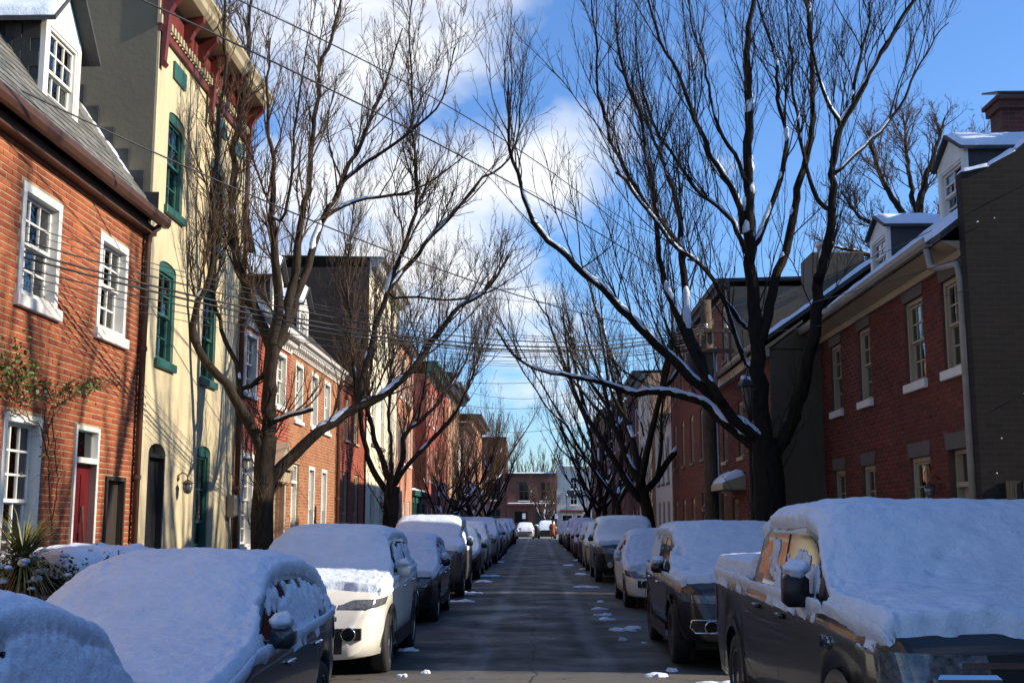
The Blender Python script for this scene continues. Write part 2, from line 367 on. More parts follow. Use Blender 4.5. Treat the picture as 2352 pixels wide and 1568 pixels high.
def vnoise(p):
    i = np.floor(p).astype(int); f = p-i; f = f*f*(3-2*f); out = 0
    for dx in (0, 1):
        for dy in (0, 1):
            for dz in (0, 1):
                hsh = ((i[..., 0]+dx)*73856093 ^ (i[..., 1]+dy)*19349663 ^ (i[..., 2]+dz)*83492791) & 4095
                w = (f[..., 0] if dx else 1-f[..., 0])*(f[..., 1] if dy else 1-f[..., 1])*(f[..., 2] if dz else 1-f[..., 2])
                out = out+w*_tab[hsh]
    return out*2-1
def fbm(p, o=3):
    return sum(vnoise(p*2**i+i*17.3)/2**i for i in range(o))
def snow_sheet(name, parent, corners, t=.07, n=(14, 24), seed=0, m='snow', hang=.03):
    """lumpy snow lying on a quad (p00,p10,p11,p01); bulging with ragged rounded rim"""
    p = [np.array(c, float) for c in corners]; a, b = n
    u = np.linspace(0, 1, a); v = np.linspace(0, 1, b); Ug, Vg = np.meshgrid(u, v, indexing='ij')
    B = (p[0]*((1-Ug)*(1-Vg))[..., None]+p[1]*(Ug*(1-Vg))[..., None]+p[2]*(Ug*Vg)[..., None]+p[3]*((1-Ug)*Vg)[..., None])
    e = np.minimum(np.minimum(Ug, 1-Ug)*np.linalg.norm(p[1]-p[0]), np.minimum(Vg, 1-Vg)*np.linalg.norm(p[3]-p[0]))
    prof = np.sqrt(np.clip(e/max(t*1.1, .02), 0, 1))
    nz = fbm(B*3.1+seed*7.7, 3)
    B[..., 2] += t*prof*(1+.35*nz)-.012
    nrm = np.cross(p[1]-p[0], p[3]-p[0]); 
    out = (e < 1e-6)
    B[..., 2] -= np.where(out, hang*(.5+.5*nz), 0)
    idx = np.arange(a*b).reshape(a, b)
    Fq = np.stack([idx[:-1, :-1], idx[1:, :-1], idx[1:, 1:], idx[:-1, 1:]], -1).reshape(-1, 4)
    return mesh_np(name, B.reshape(-1, 3), Fq, m, parent, True)
def text_mesh(s, size, ext=.004):
    c = bpy.data.curves.new('letters', 'FONT'); c.body = s; c.size = size; c.extrude = ext; c.align_x = 'CENTER'; c.align_y = 'CENTER'
    o = bpy.data.objects.new('letters', c); COL.objects.link(o); bpy.context.view_layer.update()
    me = bpy.data.meshes.new_from_object(o.evaluated_get(bpy.context.evaluated_depsgraph_get())); bpy.data.objects.remove(o); me.materials.clear()
    return me

# ------------------------------------------------------------------ house building
UNIT = {}
def unit_box():
    if 'box' not in UNIT:
        b = MB().box(-.5, .5, -.5, .5, -.5, .5); me = bpy.data.meshes.new('piece'); me.from_pydata(b.v, [], b.f); UNIT['box'] = me
    return UNIT['box']
def piece(name, m, parent, c, size, rot=None):
    """a shared box mesh scaled to size"""
    k = ('box', m)
    if k not in UNIT: me = unit_box().copy(); me.materials.append(MATS[m]); UNIT[k] = me
    o = link(name, UNIT[k], None, parent); o.location = c; o.scale = size
    if rot: o.rotation_euler = rot
    return o
class House:
    """one row house. u runs along the street (world Y), v is height, w is distance out of the facade towards the street"""
    def __init__(s, name, label, side, X, y0, y1, group=None, cat='house'):
        s.side, s.X, s.y0, s.y1 = side, X, y0, y1
        s.r = root(name, label, cat, (side*X, (y0+y1)/2, 0), group)
        s.L = lambda u, v, w=0.: (side*(X-w), u, v)
        s.op = []
    def mb(s): return MB(lambda u, v, w: s.L(u, v, w))
    def ubox(s, name, m, u0, u1, v0, v1, w0, w1, parent=None, bev=0):
        return s.mb().box(u0, u1, v0, v1, w0, w1, bev).build(name, m, parent or s.r)
    def opening(s, u0, u1, v0, v1, arch=0): s.op.append((u0, u1, v0, v1, arch)); return s.op[-1]
    def wall(s, zt, m, depth=8., back=True, name='wall', w=0., reveal=.16, side_m=None, u_lo=None, z_side=None):
        us = sorted({s.y0, s.y1}|{o[0] for o in s.op}|{o[1] for o in s.op}); vs = sorted({0., zt}|{o[2] for o in s.op}|{o[3]-o[4] for o in s.op if o[4]}|{o[3] for o in s.op})
        b = s.mb()
        for i in range(len(us)-1):
            for j in range(len(vs)-1):
                cu, cv = (us[i]+us[i+1])/2, (vs[j]+vs[j+1])/2
                o = next((o for o in s.op if o[0] < cu < o[1] and o[2] < cv < o[3]), None)
                if o is None: b.quad((us[i], vs[j], w), (us[i+1], vs[j], w), (us[i+1], vs[j+1], w), (us[i], vs[j+1], w))
        for (u0, u1, v0, v1, a) in s.op:
            if a:   # segmental head: fill the corners between the box and the arch
                K = 8; uc, hw = (u0+u1)/2, (u1-u0)/2; arc = [(uc+hw*math.cos(t), v1-a+a*math.sin(t)) for t in np.linspace(math.pi, 0, K+1)]
                for k in range(K):
                    (ua, va), (ub, vb) = arc[k], arc[k+1]
                    b.quad((ua, va, w), (ub, vb, w), (ub, v1, w), (ua, v1, w)); b.quad((ua, va, w), (ub, vb, w), (ub, vb, w-reveal), (ua, va, w-reveal))
            else: b.quad((u0, v1, w), (u1, v1, w), (u1, v1, w-reveal), (u0, v1, w-reveal))
            for uu in (u0, u1): b.quad((uu, v0, w), (uu, v1-a, w), (uu, v1-a, w-reveal), (uu, v0, w-reveal))
            b.quad((u0, v0, w), (u1, v0, w), (u1, v0, w-reveal), (u0, v0, w-reveal))
        o = b.build(name, m, s.r)
        b = s.mb(); zs = z_side or zt
        for uu in (s.y0, s.y1): b.quad((uu, 0, w), (uu, zs, w), (uu, zs, -depth), (uu, 0, -depth))
        if back: b.quad((s.y0, 0, -depth), (s.y1, 0, -depth), (s.y1, zs, -depth), (s.y0, zs, -depth))
        b.build('party_wall', side_m or m, s.r)
        return o
    def bricks(s, zt, m, course=.0665, blen=.212, ub=None, zlo=0., n_parts=300, w=.0, jit=.0014):
        """each brick proud of the recessed mortar; the largest in view are single objects, the rest one joined part"""
        u_lo, u_hi = ub or (s.y0, s.y1); mo = .011; rows = []
        g = np.random.default_rng(int(s.y0*10)+5)
        for r in range(int(zlo/course), int(zt/course)):
            v0, v1 = r*course, r*course+course-mo
            if v1 > zt: break
            cuts = sorted((o[0]-.004, o[1]+.004) for o in s.op if o[2]-.004 < v1 and o[3]+.004 > v0)
            spans = []; c = u_lo+.004
            for a, b in cuts:
                if a > c: spans.append((c, a))
                c = max(c, b)
            if c < u_hi: spans.append((c, u_hi-.004))
            off = (r % 2)*blen/2
            for a, b in spans:
                k = math.floor((a-off-s.y0)/blen)
                while True:
                    q0, q1 = max(a, s.y0+off+k*blen), min(b, s.y0+off+(k+1)*blen-mo)
                    if q0 >= b: break
                    if q1-q0 > .025: rows.append((q0, q1, v0, v1))
                    k += 1
        A = np.array(rows); full = np.abs((A[:, 1]-A[:, 0])-(blen-mo)) < .002
        ctr = np.array([proj(*s.L((a[0]+a[1])/2, (a[2]+a[3])/2)) for a in A])
        vis = full & (ctr[:, 0] > 5) & (ctr[:, 0] < 2347) & (ctr[:, 1] > 5) & (ctr[:, 1] < 1225)
        d = np.where(vis, A[:, 0], 1e9); pick = np.argsort(d, kind='stable')[:n_parts]; pick = [i for i in pick if d[i] < 1e8]
        js = g.normal(0, jit, len(A))
        key = ('brick', m)
        if key not in UNIT:
            bl, bh = blen-mo, course-mo; b = MB().box(-bl/2, bl/2, -.02, .0, -bh/2, bh/2, .004)
            me = bpy.data.meshes.new('brick'); me.from_pydata([(q[1]*1., q[0], q[2]) for q in b.v], [], b.f); me.materials.append(MATS[m]); UNIT[key] = me
        for i in pick:
            a = A[i]; o = link('brick', UNIT[key], None, s.r)
            o.location = s.L((a[0]+a[1])/2, (a[2]+a[3])/2, w+js[i]); 
            if s.side > 0: o.rotation_euler = (0, 0, math.pi)
        rest = np.setdiff1d(np.arange(len(A)), pick); B = A[rest]; jz = js[rest]
        e = .004; n = len(B)
        def ring(k, ww):
            return np.stack([np.stack([B[:, 0]+k, B[:, 2]+k, ww], 1), np.stack([B[:, 1]-k, B[:, 2]+k, ww], 1), np.stack([B[:, 1]-k, B[:, 3]-k, ww], 1), np.stack([B[:, 0]+k, B[:, 3]-k, ww], 1)], 1)
        V = np.concatenate([ring(0, w+jz-.02), ring(0, w+jz-e), ring(e, w+jz)], 1).reshape(-1, 3)
        W = np.stack([s.side*(s.X-V[:, 2]), V[:, 0], V[:, 1]], 1)
        fq = []
        for l in (0, 4):
            for i in range(4): fq.append((l+i, l+(i+1) % 4, l+4+(i+1) % 4, l+4+i))
        fq.append((8, 9, 10, 11)); fq = np.array(fq)
        Fq = (np.arange(n)[:, None, None]*12+fq[None]).reshape(-1, 4)
        kind(mesh_np('brickwork', W, Fq, m, s.r), 'stuff')
    def window(s, u0, u1, v0, v1, fm='white_paint', sm=None, cols=3, rows=(2, 2), fw=.07, rec=.07, sill=.07, sill_m=None, lintel=0, lint_m='lintel_stone', proud=0., single=True, inside='dark_room', arch=0, snow=False, bar=.022, opn=True, splay=.05):
        """sash window: casing > sash bars, single panes, sill, lintel"""
        sm = sm or fm
        if opn: s.opening(u0, u1, v0, v1, arch)
        b = s.mb(); d0, d1 = -rec-.05, -rec+.03+proud; e = .002
        b.box(u0+e, u0+fw, v0+e, v1-e, d0, d1); b.box(u1-fw, u1-e, v0+e, v1-e, d0, d1); b.box(u0+fw, u1-fw, v1-fw-arch, v1-e-arch*.0, d0, d1); b.box(u0+fw, u1-fw, v0+e, v0+fw*.6, d0, d1)
        W = b.build('window', fm, s.r)
        a0, a1, b0, b1 = u0+fw, u1-fw, v0+fw*.6, v1-fw-arch; mid = b0+(b1-b0)*(.5 if rows[1] else 0.)
        q = s.mb(); sw = .035
        parts = [(mid, b1, -rec-.012, rows[0])]+([(b0, mid+.02, -rec-.042, rows[1])] if rows[1] else [])
        for (z0, z1, wd, nr) in parts:
            q.box(a0, a0+sw, z0, z1, wd-.025, wd+.012); q.box(a1-sw, a1, z0, z1, wd-.025, wd+.012); q.box(a0+sw, a1-sw, z1-sw, z1, wd-.025, wd+.012); q.box(a0+sw, a1-sw, z0, z0+sw, wd-.025, wd+.012)
            i0, i1, k0, k1 = a0+sw, a1-sw, z0+sw, z1-sw
            for c in range(1, cols): uu = i0+(i1-i0)*c/cols; q.box(uu-bar/2, uu+bar/2, k0, k1, wd-.02, wd+.008)
            for r in range(1, nr): vv = k0+(k1-k0)*r/nr; q.box(i0, i1, vv-bar/2, vv+bar/2, wd-.018, wd+.006)
            if single:
                for c in range(cols):
                    for r in range(nr):
                        pu = (i1-i0)/cols; pv = (k1-k0)/nr
                        o = piece('pane', 'glass', W, s.L(i0+pu*(c+.5), k0+pv*(r+.5), wd-.008), (.004, pu, pv)); o.rotation_euler = (0, random.uniform(-.006, .006), random.uniform(-.012, .012))
            else: piece('pane', 'glass', W, s.L((i0+i1)/2, (k0+k1)/2, wd-.008), (.004, i1-i0, k1-k0))
        q.build('sash', sm, W)
        piece('blind' if inside == 'blind' else 'curtain' if inside == 'curtain' else 'interior', inside, W, s.L((u0+u1)/2, (v0+v1)/2, -rec-.13), (.01, u1-u0-.01, v1-v0-.01))
        if sill: s.ubox('sill', sill_m or fm, u0-.05, u1+.05, v0-sill, v0-.001, -.05, .055, W, .008)
        if lintel:
            s.mb().prism([(u0-.02, v1+.003), (u1+.02, v1+.003), (u1+.02+splay, v1+lintel), (u0-.02-splay, v1+lintel)], 2, -.03, .014).build('lintel', lint_m, W)
        if snow: snow_sheet('snow', W, [s.L(u0-.04, v0, -.03), s.L(u1+.04, v0, -.03), s.L(u1+.04, v0, .05), s.L(u0-.04, v0, .05)], .03, (14, 6), u0)
        return W
    def door(s, u0, u1, v0, v1, dm='red_door', fm='white_paint', trans=.32, rec=.10, panels=True, arch=0, fw=.05, knob=True, single=True):
        s.opening(u0, u1, v0, v1, arch)
        b = s.mb(); d0, d1 = -rec-.06, -rec+.05; e = .002; zt = v1-arch
        b.box(u0+e, u0+fw, v0, zt-e, d0, d1); b.box(u1-fw, u1-e, v0, zt-e, d0, d1); b.box(u0+fw, u1-fw, zt-fw, zt-e, d0, d1)
        if trans: b.box(u0+fw, u1-fw, zt-fw-trans-.06, zt-fw-trans, d0, d1+.02)
        D = b.build('door', fm, s.r)
        top = zt-fw-(trans+.06 if trans else 0)
        if arch: s.mb().prism([(u0+fw, zt-fw), (u1-fw, zt-fw), (u1-fw, zt), ((u0+u1)/2+.12, v1-.02), ((u0+u1)/2-.12, v1-.02), (u0+fw, zt)], 2, -rec-.055, -rec-.03).build('fanlight', dm, D)
        q = s.mb(); a0, a1 = u0+fw, u1-fw; wd = -rec-.03; q.box(a0, a1, v0, top, wd-.02, wd)
        if panels:
            hw = (a1-a0)
            for (z0, z1) in ((.08, .30), (.36, .62), (.68, .94)):
                for (x0, x1) in ((.12, .46), (.54, .88)):
                    zz0, zz1 = v0+(top-v0)*z0, v0+(top-v0)*z1; x_0, x_1 = a0+hw*x0, a0+hw*x1
                    q.prism([(x_0, zz0), (x_1, zz0), (x_1, zz1), (x_0, zz1)], 2, wd, wd+.012)
        q.build('leaf', dm, D)
        if trans: piece('pane', 'glass', D, s.L((a0+a1)/2, top+.06+trans/2, wd), (.004, a1-a0, trans)); piece('interior', 'dark_room', D, s.L((a0+a1)/2, top+.06+trans/2, wd-.08), (.01, a1-a0, trans))
        if knob: MB().lathe([(.0, 0), (.02, .01), (.03, .03), (.0, .05)], (0, 0, 0), 10, 0).build('knob', 'gold_paint', D).location = s.L(a0+.06, v0+1., wd+.01+(.05 if s.side > 0 else 0))
        return D
    def gable_roof(s, ze, zr, dr, m, over=.14, th=.09, snow=0., uo=.0, soff='white_paint'):
        """ridge parallel to the street; front eave at w=over"""
        sl = (zr-ze)/dr; b = s.mb(); y0, y1 = s.y0-uo, s.y1+uo; zo = ze-sl*over*.0
        b.prism([(zo, over), (zo+th, over+.02), (zr+th, -dr), (zr, -dr)], 0, y0, y1) if False else None
        A = [(y0, zo, over), (y1, zo, over), (y1, zr, -dr), (y0, zr, -dr)]; T = [(u, v+th, w) for u, v, w in A]
        b.add(A+T, [(3, 2, 1, 0), (4, 5, 6, 7), (0, 1, 5, 4), (1, 2, 6, 5), (2, 3, 7, 6), (3, 0, 4, 7)])
        A2 = [(y0, zr, -dr), (y1, zr, -dr), (y1, ze, -2*dr), (y0, ze, -2*dr)]; T2 = [(u, v+th, w) for u, v, w in A2]
        b.add(A2+T2, [(3, 2, 1, 0), (4, 5, 6, 7), (0, 1, 5, 4), (1, 2, 6, 5), (2, 3, 7, 6), (3, 0, 4, 7)])
        Rf = b.build('roof', m, s.r)
        g = s.mb()
        for uu in (s.y0+.01, s.y1-.01): g.quad((uu, ze, 0), (uu, zr, -dr), (uu, ze, -2*dr))
        return Rf
    def gable_walls(s, ze, zr, dr, m):
        g = s.mb()
        for uu in (s.y0, s.y1): g.quad((uu, ze-.02, -.01), (uu, zr, -dr), (uu, ze-.02, -2*dr))
        return g.build('gable_wall', m, s.r)
    def dormer(s, u0, u1, zb, zw, zr, wf, roof_slope, side_m='shingle_dark', fm='white_paint', gm=None, cols=3, snow=.09, single=True, shingles=False, win=True, over=.12, back=2.2):
        """roof dormer: front frame with sash window, shingled cheeks, little gable roof"""
        D = s.mb()
        fw = .11
        D.box(u0, u0+fw, zb, zw, wf-.06, wf); D.box(u1-fw, u1, zb, zw, wf-.06, wf); D.box(u0+fw, u1-fw, zw-fw, zw, wf-.06, wf); D.box(u0+fw, u1-fw, zb, zb+fw*1.4, wf-.06, wf)
        Dm = D.build('dormer', fm, s.r)
        uc = (u0+u1)/2; pk = zr-.05
        s.mb().prism([(u0, zw+.001), (u1, zw+.001), (uc, pk)], 2, wf-.05, wf-.005).build('pediment', gm or fm, Dm)
        c = s.mb(); c.box(u0+.01, u0+.05, zb-.4, zw, wf-back, wf-.06); c.box(u1-.05, u1-.01, zb-.4, zw, wf-back, wf-.06); c.build('cheek', side_m, Dm)
        if shingles:
            for r in range(int((zw-zb)/.16)+1):
                z0 = zb+r*.16
                for k in range(6):
                    piece('shingle', side_m, Dm, s.L(u0-.004-.01*(k % 2), z0+.07, wf-.16-k*.2-.1*(r % 2)), (.19, .014, .165), (R(4), 0, 0))
        rf = s.mb(); th = .05
        for (ue, sg) in ((u0-over, -1), (u1+over, 1)):
            sl = (pk-zw)/((u1-u0)/2); ze = zw-sl*over
            P4 = [(ue, ze, wf+over), (uc, pk+.03, wf+over), (uc, pk+.03, wf-back), (ue, ze, wf-back)]; T4 = [(a, b_+th, c_) for a, b_, c_ in P4]
            rf.add(P4+T4, [(0, 1, 2, 3), (4, 5, 6, 7), (0, 1, 5, 4), (1, 2, 6, 5), (2, 3, 7, 6), (3, 0, 4, 7)])
        Rf = rf.build('roof', 'shingle_dark', Dm)
        if snow:
            for ue in (u0-over, u1+over):
                sl = (pk-zw)/((u1-u0)/2); ze = zw-sl*over
                snow_sheet('snow', Dm, [s.L(ue, ze+th, wf+over), s.L(ue, ze+th, wf-back), s.L(uc, pk+.03+th, wf-back), s.L(uc, pk+.03+th, wf+over)], snow, (26, 14), u0)
        if win:
            sv = s.op; s.op = []; X0 = s.X; s.X = s.X-wf+.0; L0 = s.L; X = s.X; sd = s.side; s.L = lambda u, v, w=0.: (sd*(X-w), u, v)
            W = s.window(u0+fw, u1-fw, zb+fw*1.4, zw-fw, fm, cols=cols, rec=.04, sill=0, fw=.035, single=single)
            s.L = L0; s.X = X0; s.op = sv; W.name = 'window_frame'
            for q in [W]+list(W.children): q.parent = Dm; q.matrix_parent_inverse = Matrix.Identity(4)
        return Dm
    def gutter(s, z, m='brown_metal', w=.14, u=None, r=.065):
        y0, y1 = u or (s.y0, s.y1); b = s.mb()
        pr = [(w-r, z+r*.9), (w-r, z-r*.4), (w-r*.5, z-r), (w+r*.5, z-r), (w+r, z-r*.2), (w+r*1.1, z+r*.9), (w+r*.85, z+r*.9), (w+r*.8, z-r*.1), (w+r*.4, z-r*.75), (w-r*.4, z-r*.75), (w-r*.8, z-r*.3), (w-r*.8, z+r*.9)]
        b.prism([(v, w_) for w_, v in pr], 0, y0, y1); return b.build('gutter', m, s.r)
    def downpipe(s, u, z0, z1, m='brown_metal', w=.06, r=.042, top=.0):
        pts = [(u, z0, w), (u, z1-.25, w), (u, z1-.1, w+.02), (u, z1, w+top)]
        b = MB().tube([s.L(*p) for p in pts], r, 8); o = b.build('downpipe', m, s.r, True)
        for z in np.arange(z0+.5, z1-.3, 1.6): MB().lathe([(r+.012, 0), (r+.012, .05)], s.L(u, z, w), 8).build('pipe_clip', m, o)
        return o
    def cornice(s, z, h, out, m='white_paint', u=None, dent=True):
        y0, y1 = u or (s.y0, s.y1); b = s.mb()
        b.prism([(z, .0), (z, .03), (z+h*.35, .05), (z+h*.45, out*.55), (z+h*.7, out*.75), (z+h*.8, out), (z+h, out+.03), (z+h, 0.)], 0, y0, y1)
        c = b.build('cornice', m, s.r)
        if dent:
            q = s.mb()
            for k in np.arange(y0+.06, y1-.1, .19): q.box(k, k+.09, z+h*.3, z+h*.5, .04, out*.55+.04)
            kind(q.build('dentil_course', m, c), 'stuff')
        return c
    def chimney(s, u, w, z0, z1, a=.6, b_=.5, m='far_dark', pot=True, snow=True, cap=True):
        q = MB(); c = s.L(u, 0, w); x, y = c[0], c[1]
        q.box(x-b_/2, x+b_/2, y-a/2, y+a/2, z0, z1-.18); q.box(x-b_/2-.05, x+b_/2+.05, y-a/2-.05, y+a/2+.05, z1-.18, z1-.06); q.box(x-b_/2-.09, x+b_/2+.09, y-a/2-.09, y+a/2+.09, z1-.06, z1)
        C = q.build('chimney', m, s.r)
        if pot: MB().lathe([(.1, 0), (.11, .25), (.14, .27), (.14, .3), (.09, .31), (.09, .36), (.17, .37), (.15, .44), (.02, .48)], (x, y, z1), 12).build('flue', 'zinc', C, True)
        if snow: snow_sheet('snow', C, [(x-b_/2-.08, y-a/2-.08, z1), (x+b_/2+.08, y-a/2-.08, z1), (x+b_/2+.08, y+a/2+.08, z1), (x-b_/2-.08, y+a/2+.08, z1)], .06, (10, 10), u)
        return C
    def shingles(s, ze, zr, dr, m, u=None, over=.14, row=.19, wid=.24, n_parts=300, lift=.1, z_max=None, name='slate'):
        """overlapping roof slates on the street slope"""
        y0, y1 = u or (s.y0, s.y1); sl = (zr-ze)/(dr+over); ang = math.atan(sl); length = math.hypot(zr-ze, dr+over)
        items = []
        for r in range(int(length/row)):
            t = r*row
            for k in range(int((y1-y0)/wid)+1):
                a = y0+k*wid+(r % 2)*wid/2
                if a+wid > y1+.1: continue
                w_ = over-math.cos(ang)*(t+row*.55); v_ = ze+math.sin(ang)*(t+row*.55)+lift
                if z_max and v_ > z_max: continue
                items.append((a+wid/2, v_, w_))
        d = []
        for it in items:
            x, y = proj(*s.L(*it)); d.append(it[0] if -60 < x < 2400 and -60 < y < 1300 else 1e9)
        order = sorted(range(len(items)), key=lambda i: d[i])[:n_parts]; pk = set(i for i in order if d[i] < 1e8)
        rest = s.mb(); Rf = next(c for c in s.r.children if c.name.startswith('roof'))
        for i, (a, v_, w_) in enumerate(items):
            if i in pk:
                piece(name, m, Rf, s.L(a, v_+random.uniform(-.003, .003), w_), (row*1.5, wid-.008, .012), (0, s.side*-(ang-.06)*1., 0))
            else:
                ca, sa = math.cos(ang-.06)*row*.75, math.sin(ang-.06)*row*.75; h = wid/2-.004
                P4 = [(a-h, v_-sa, w_+ca), (a+h, v_-sa, w_+ca), (a+h, v_+sa, w_-ca), (a-h, v_+sa, w_-ca)]
                rest.add(P4+[(p[0], p[1]+.014, p[2]) for p in P4], [(4, 5, 6, 7), (0, 1, 5, 4), (1, 2, 6, 5), (2, 3, 7, 6), (3, 0, 4, 7)])
        if rest.v: kind(rest.build('slating', m, Rf), 'stuff')
# ------------------------------------------------------------------ ground, road, pavements
def sheet(name, x0, x1, y0, y1, z, m, nx=1, ny=1, crown=0.):
    xs = np.linspace(x0, x1, nx+1); ys = np.linspace(y0, y1, ny+1); A, Bq = np.meshgrid(xs, ys, indexing='ij')
    Z = z+crown*(1-(2*(A-x0)/(x1-x0)-1)**2)
    idx = np.arange(A.size).reshape(A.shape)
    Fq = np.stack([idx[:-1, :-1], idx[1:, :-1], idx[1:, 1:], idx[:-1, 1:]], -1).reshape(-1, 4)
    return kind(mesh_np(name, np.stack([A, Bq, Z], -1).reshape(-1, 3), Fq, m), 'structure')
sheet('ground', -400, 400, -200, 900, -.02, 'earth')
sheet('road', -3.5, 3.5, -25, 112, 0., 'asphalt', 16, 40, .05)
def cobble_mat():
    m, N, Lk, B = new_mat('cobbles'); p = pos_node(N)
    v = N.new('ShaderNodeTexBrick'); Lk.new(p, v.inputs['Vector']); v.inputs['Scale'].default_value = 1.; v.inputs['Brick Width'].default_value = .24; v.inputs['Row Height'].default_value = .55; v.inputs['Mortar Size'].default_value = .03
    v.inputs['Color1'].default_value = (.22, .21, .19, 1); v.inputs['Color2'].default_value = (.32, .30, .27, 1); v.inputs['Mortar'].default_value = (.06, .06, .055, 1)
    Lk.new(v.outputs['Color'], B.inputs['Base Color']); B.inputs['Roughness'].default_value = .7; bump(N, Lk, B, v.outputs['Fac'], -.8, .04)
cobble_mat()
sheet('cross_street', -60, 60, 112, 160, .004, 'cobbles')
sheet('far_pavement', -60, 60, 160, 166, .12, 'pavement')
for sd, nm in ((-1, 'left'), (1, 'right')):
    b = MB(); x0, x1 = sorted((sd*3.5, sd*3.66)); b.box(x0, x1, -25, 108, -.02, .13, .015); kind(b.build('kerb_'+nm, 'kerb_stone'), 'structure')
    x0, x1 = sorted((sd*3.66, sd*8.)); sheet('pavement_'+nm, x0, x1, -25, 108, .12, 'pavement')

# ------------------------------------------------------------------ left row
A = House('brick_house', 'orange brick house with slate roof, white dormer and dark red front door', -1, 5., 4.4, 14.64)
for (u0, u1, sn) in ((11.0, 11.95, 0), (13.05, 13.98, 0), (8.9, 9.85, 0)):
    A.window(u0, u1, 3.96, 5.08, fw=.085, cols=3, rows=(2, 2), sill=.12, inside='curtain' if u0 > 13 else 'dark_room', proud=.05)
A.window(10.9, 11.77, 1.15, 2.82, fw=.085, cols=3, rows=(3, 2), sill=.1, inside='blind', proud=.05)
Dr = A.door(12.62, 13.32, .42, 2.83, 'red_door', 'white_paint', .3, .03)
A.ubox('jamb', 'mauve_trim', 13.255, 13.268, .42, 2.4, -.058, .018, Dr)
A.ubox('doorstep', 'kerb_stone', 12.5, 13.45, .12, .40, -.1, .35, bev=.01)
A.door(13.6, 14.24, .2, 2.31, 'dark_wood', 'dark_wood', 0, .03, panels=False, knob=False)
A.wall(5.55, 'mortar', 8., w=-.005, z_side=5.5, side_m='far_orange')
A.bricks(5.5, 'brick_orange', ub=(9.6, 14.62))
A.gable_walls(5.5, 10.2, 3.2, 'far_orange'); A.gable_roof(5.5, 10.2, 3.2, 'slate', .2, .06)
A.shingles(5.5, 10.2, 3.2, 'slate', u=(9.4, 14.66), over=.2, row=.15, wid=.20, lift=.075)
A.gutter(5.56, 'brown_metal', .24, r=.06)
A.ubox('fascia', 'brown_metal', 4.4, 14.64, 5.40, 5.50, 0.002, .12)
A.downpipe(14.5, .2, 5.5, 'brown_metal', top=.14)
DA = A.dormer(12.2, 13.2, 6.1, 7.36, 7.92, -.40, 1.4, fm='white_paint', gm='blue_trim', cols=3, snow=.09, shingles=True, over=.17, back=2.)
sv = [A.L(14.3+.3*(i % 2), 6.2+.42*i, -.42-.29*i) for i in range(4)]
rf_A = next(c for c in A.r.children if c.name.startswith('roof'))
for i in range(16):     # snow left lying along the verge of the slates
    t = .12+i*.055+random.uniform(0, .03); wd = .10+.22*random.random(); y1 = 14.66; w0 = .2-3.4*t; z0 = 5.5+4.7*t+.075
    snow_sheet('snow', rf_A, [A.L(y1-wd, z0, w0), A.L(y1-.01, z0, w0), A.L(y1-.01, z0+.26, w0-.19), A.L(y1-wd*.8, z0+.26, w0-.19)], .05, (10, 10), i)
snow_sheet('snow', rf_A, [A.L(12.0, 5.60, .26), A.L(14.5, 5.60, .26), A.L(14.5, 5.62, .22), A.L(12.0, 5.62, .22)], .012, (40, 5), 3)
# house number plate and wooden pole leaning on the red door
pl = A.ubox('number_plate', 'zinc', 12.68, 12.88, 1.30, 1.46, -.058, -.046, Dr)
tx = link('number', text_mesh('904', .13, .003), 'black_iron', Dr); tx.location = A.L(12.78, 1.38, -.043); tx.rotation_euler = (R(90), 0, R(90))
stick = MB().tube([A.L(12.86, .42, .16), A.L(13.02, 1.95, -.03)], .014, 6).build('broom_stick', 'pole_wood', None, True)
tag(stick, 'pale thin wooden stick leaning against the dark red front door', 'stick')

B = House('cream_house', 'tall cream rendered house with green windows and red bracketed cornice', -1, 5., 14.66, 19.40)
for (u0, u1) in ((15.28, 16.02), (17.36, 18.12)):
    B.window(u0, u1, 6.0, 7.36, 'green_paint', cols=2, rows=(2, 2), fw=.06, rec=.05, sill=.11, arch=.09, inside='dark_room', bar=.02)
    B.window(u0-.12, u1-.12, 3.9, 5.25, 'green_paint', cols=2, rows=(2, 2), fw=.06, rec=.05, sill=.11, arch=.09, inside='dark_room', bar=.02)
B.window(17.23, 17.95, .75, 2.9, 'green_paint', cols=2, rows=(2, 3), fw=.06, rec=.05, sill=.11, arch=.1)
B.door(15.07, 15.77, .15, 2.8, 'black_iron', 'black_iron', 0, .05, panels=False, arch=.14, knob=False)
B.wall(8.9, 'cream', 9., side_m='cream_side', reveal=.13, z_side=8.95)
B.ubox('quoin_strip', 'cream', 14.662, 14.80, 0., 8.3, .002, .03)
cc = B.mb(); cc.prism([(8.30, .002), (8.30, .06), (8.42, .06), (8.42, .03), (8.78, .03), (8.82, .32), (8.88, .38), (8.95, .40), (9.01, .45), (9.05, .45), (9.05, .002)], 0, 14.62, 19.44)
Cn = cc.build('cornice', 'gold_paint', B.r)
B.ubox('frieze', 'red_paint', 14.66, 19.40, 8.42, 8.775, .031, .05, Cn)
B.ubox('moulding', 'red_paint', 14.66, 19.40, 8.2, 8.298, .002, .05, Cn)
dn = B.mb()
for k in np.arange(14.8, 19.3, .13): dn.box(k, k+.065, 8.31, 8.41, .06, .10)
kind(dn.build('dentil_course', 'gold_paint', Cn), 'stuff')
for k, big in ((14.68, 1), (15.6, 0), (16.3, 0), (16.96, 1), (17.75, 0), (18.45, 0), (19.24, 1)):
    zb = 7.72 if big else 8.36
    B.mb().prism([(8.815, .055), (8.815, .32), (8.74, .32), (8.6, .20), (8.48, .14), (zb+.09, .10), (zb+.05, .13), (zb, .09), (zb+.02, .055)] if True else [], 0, k, k+.11).build('bracket', 'red_paint', Cn)
for k in (15.35, 17.55, 18.5): B.ubox('vent_panel', 'green_paint', k, k+.55, 7.82, 8.06, .002, .03, Cn)
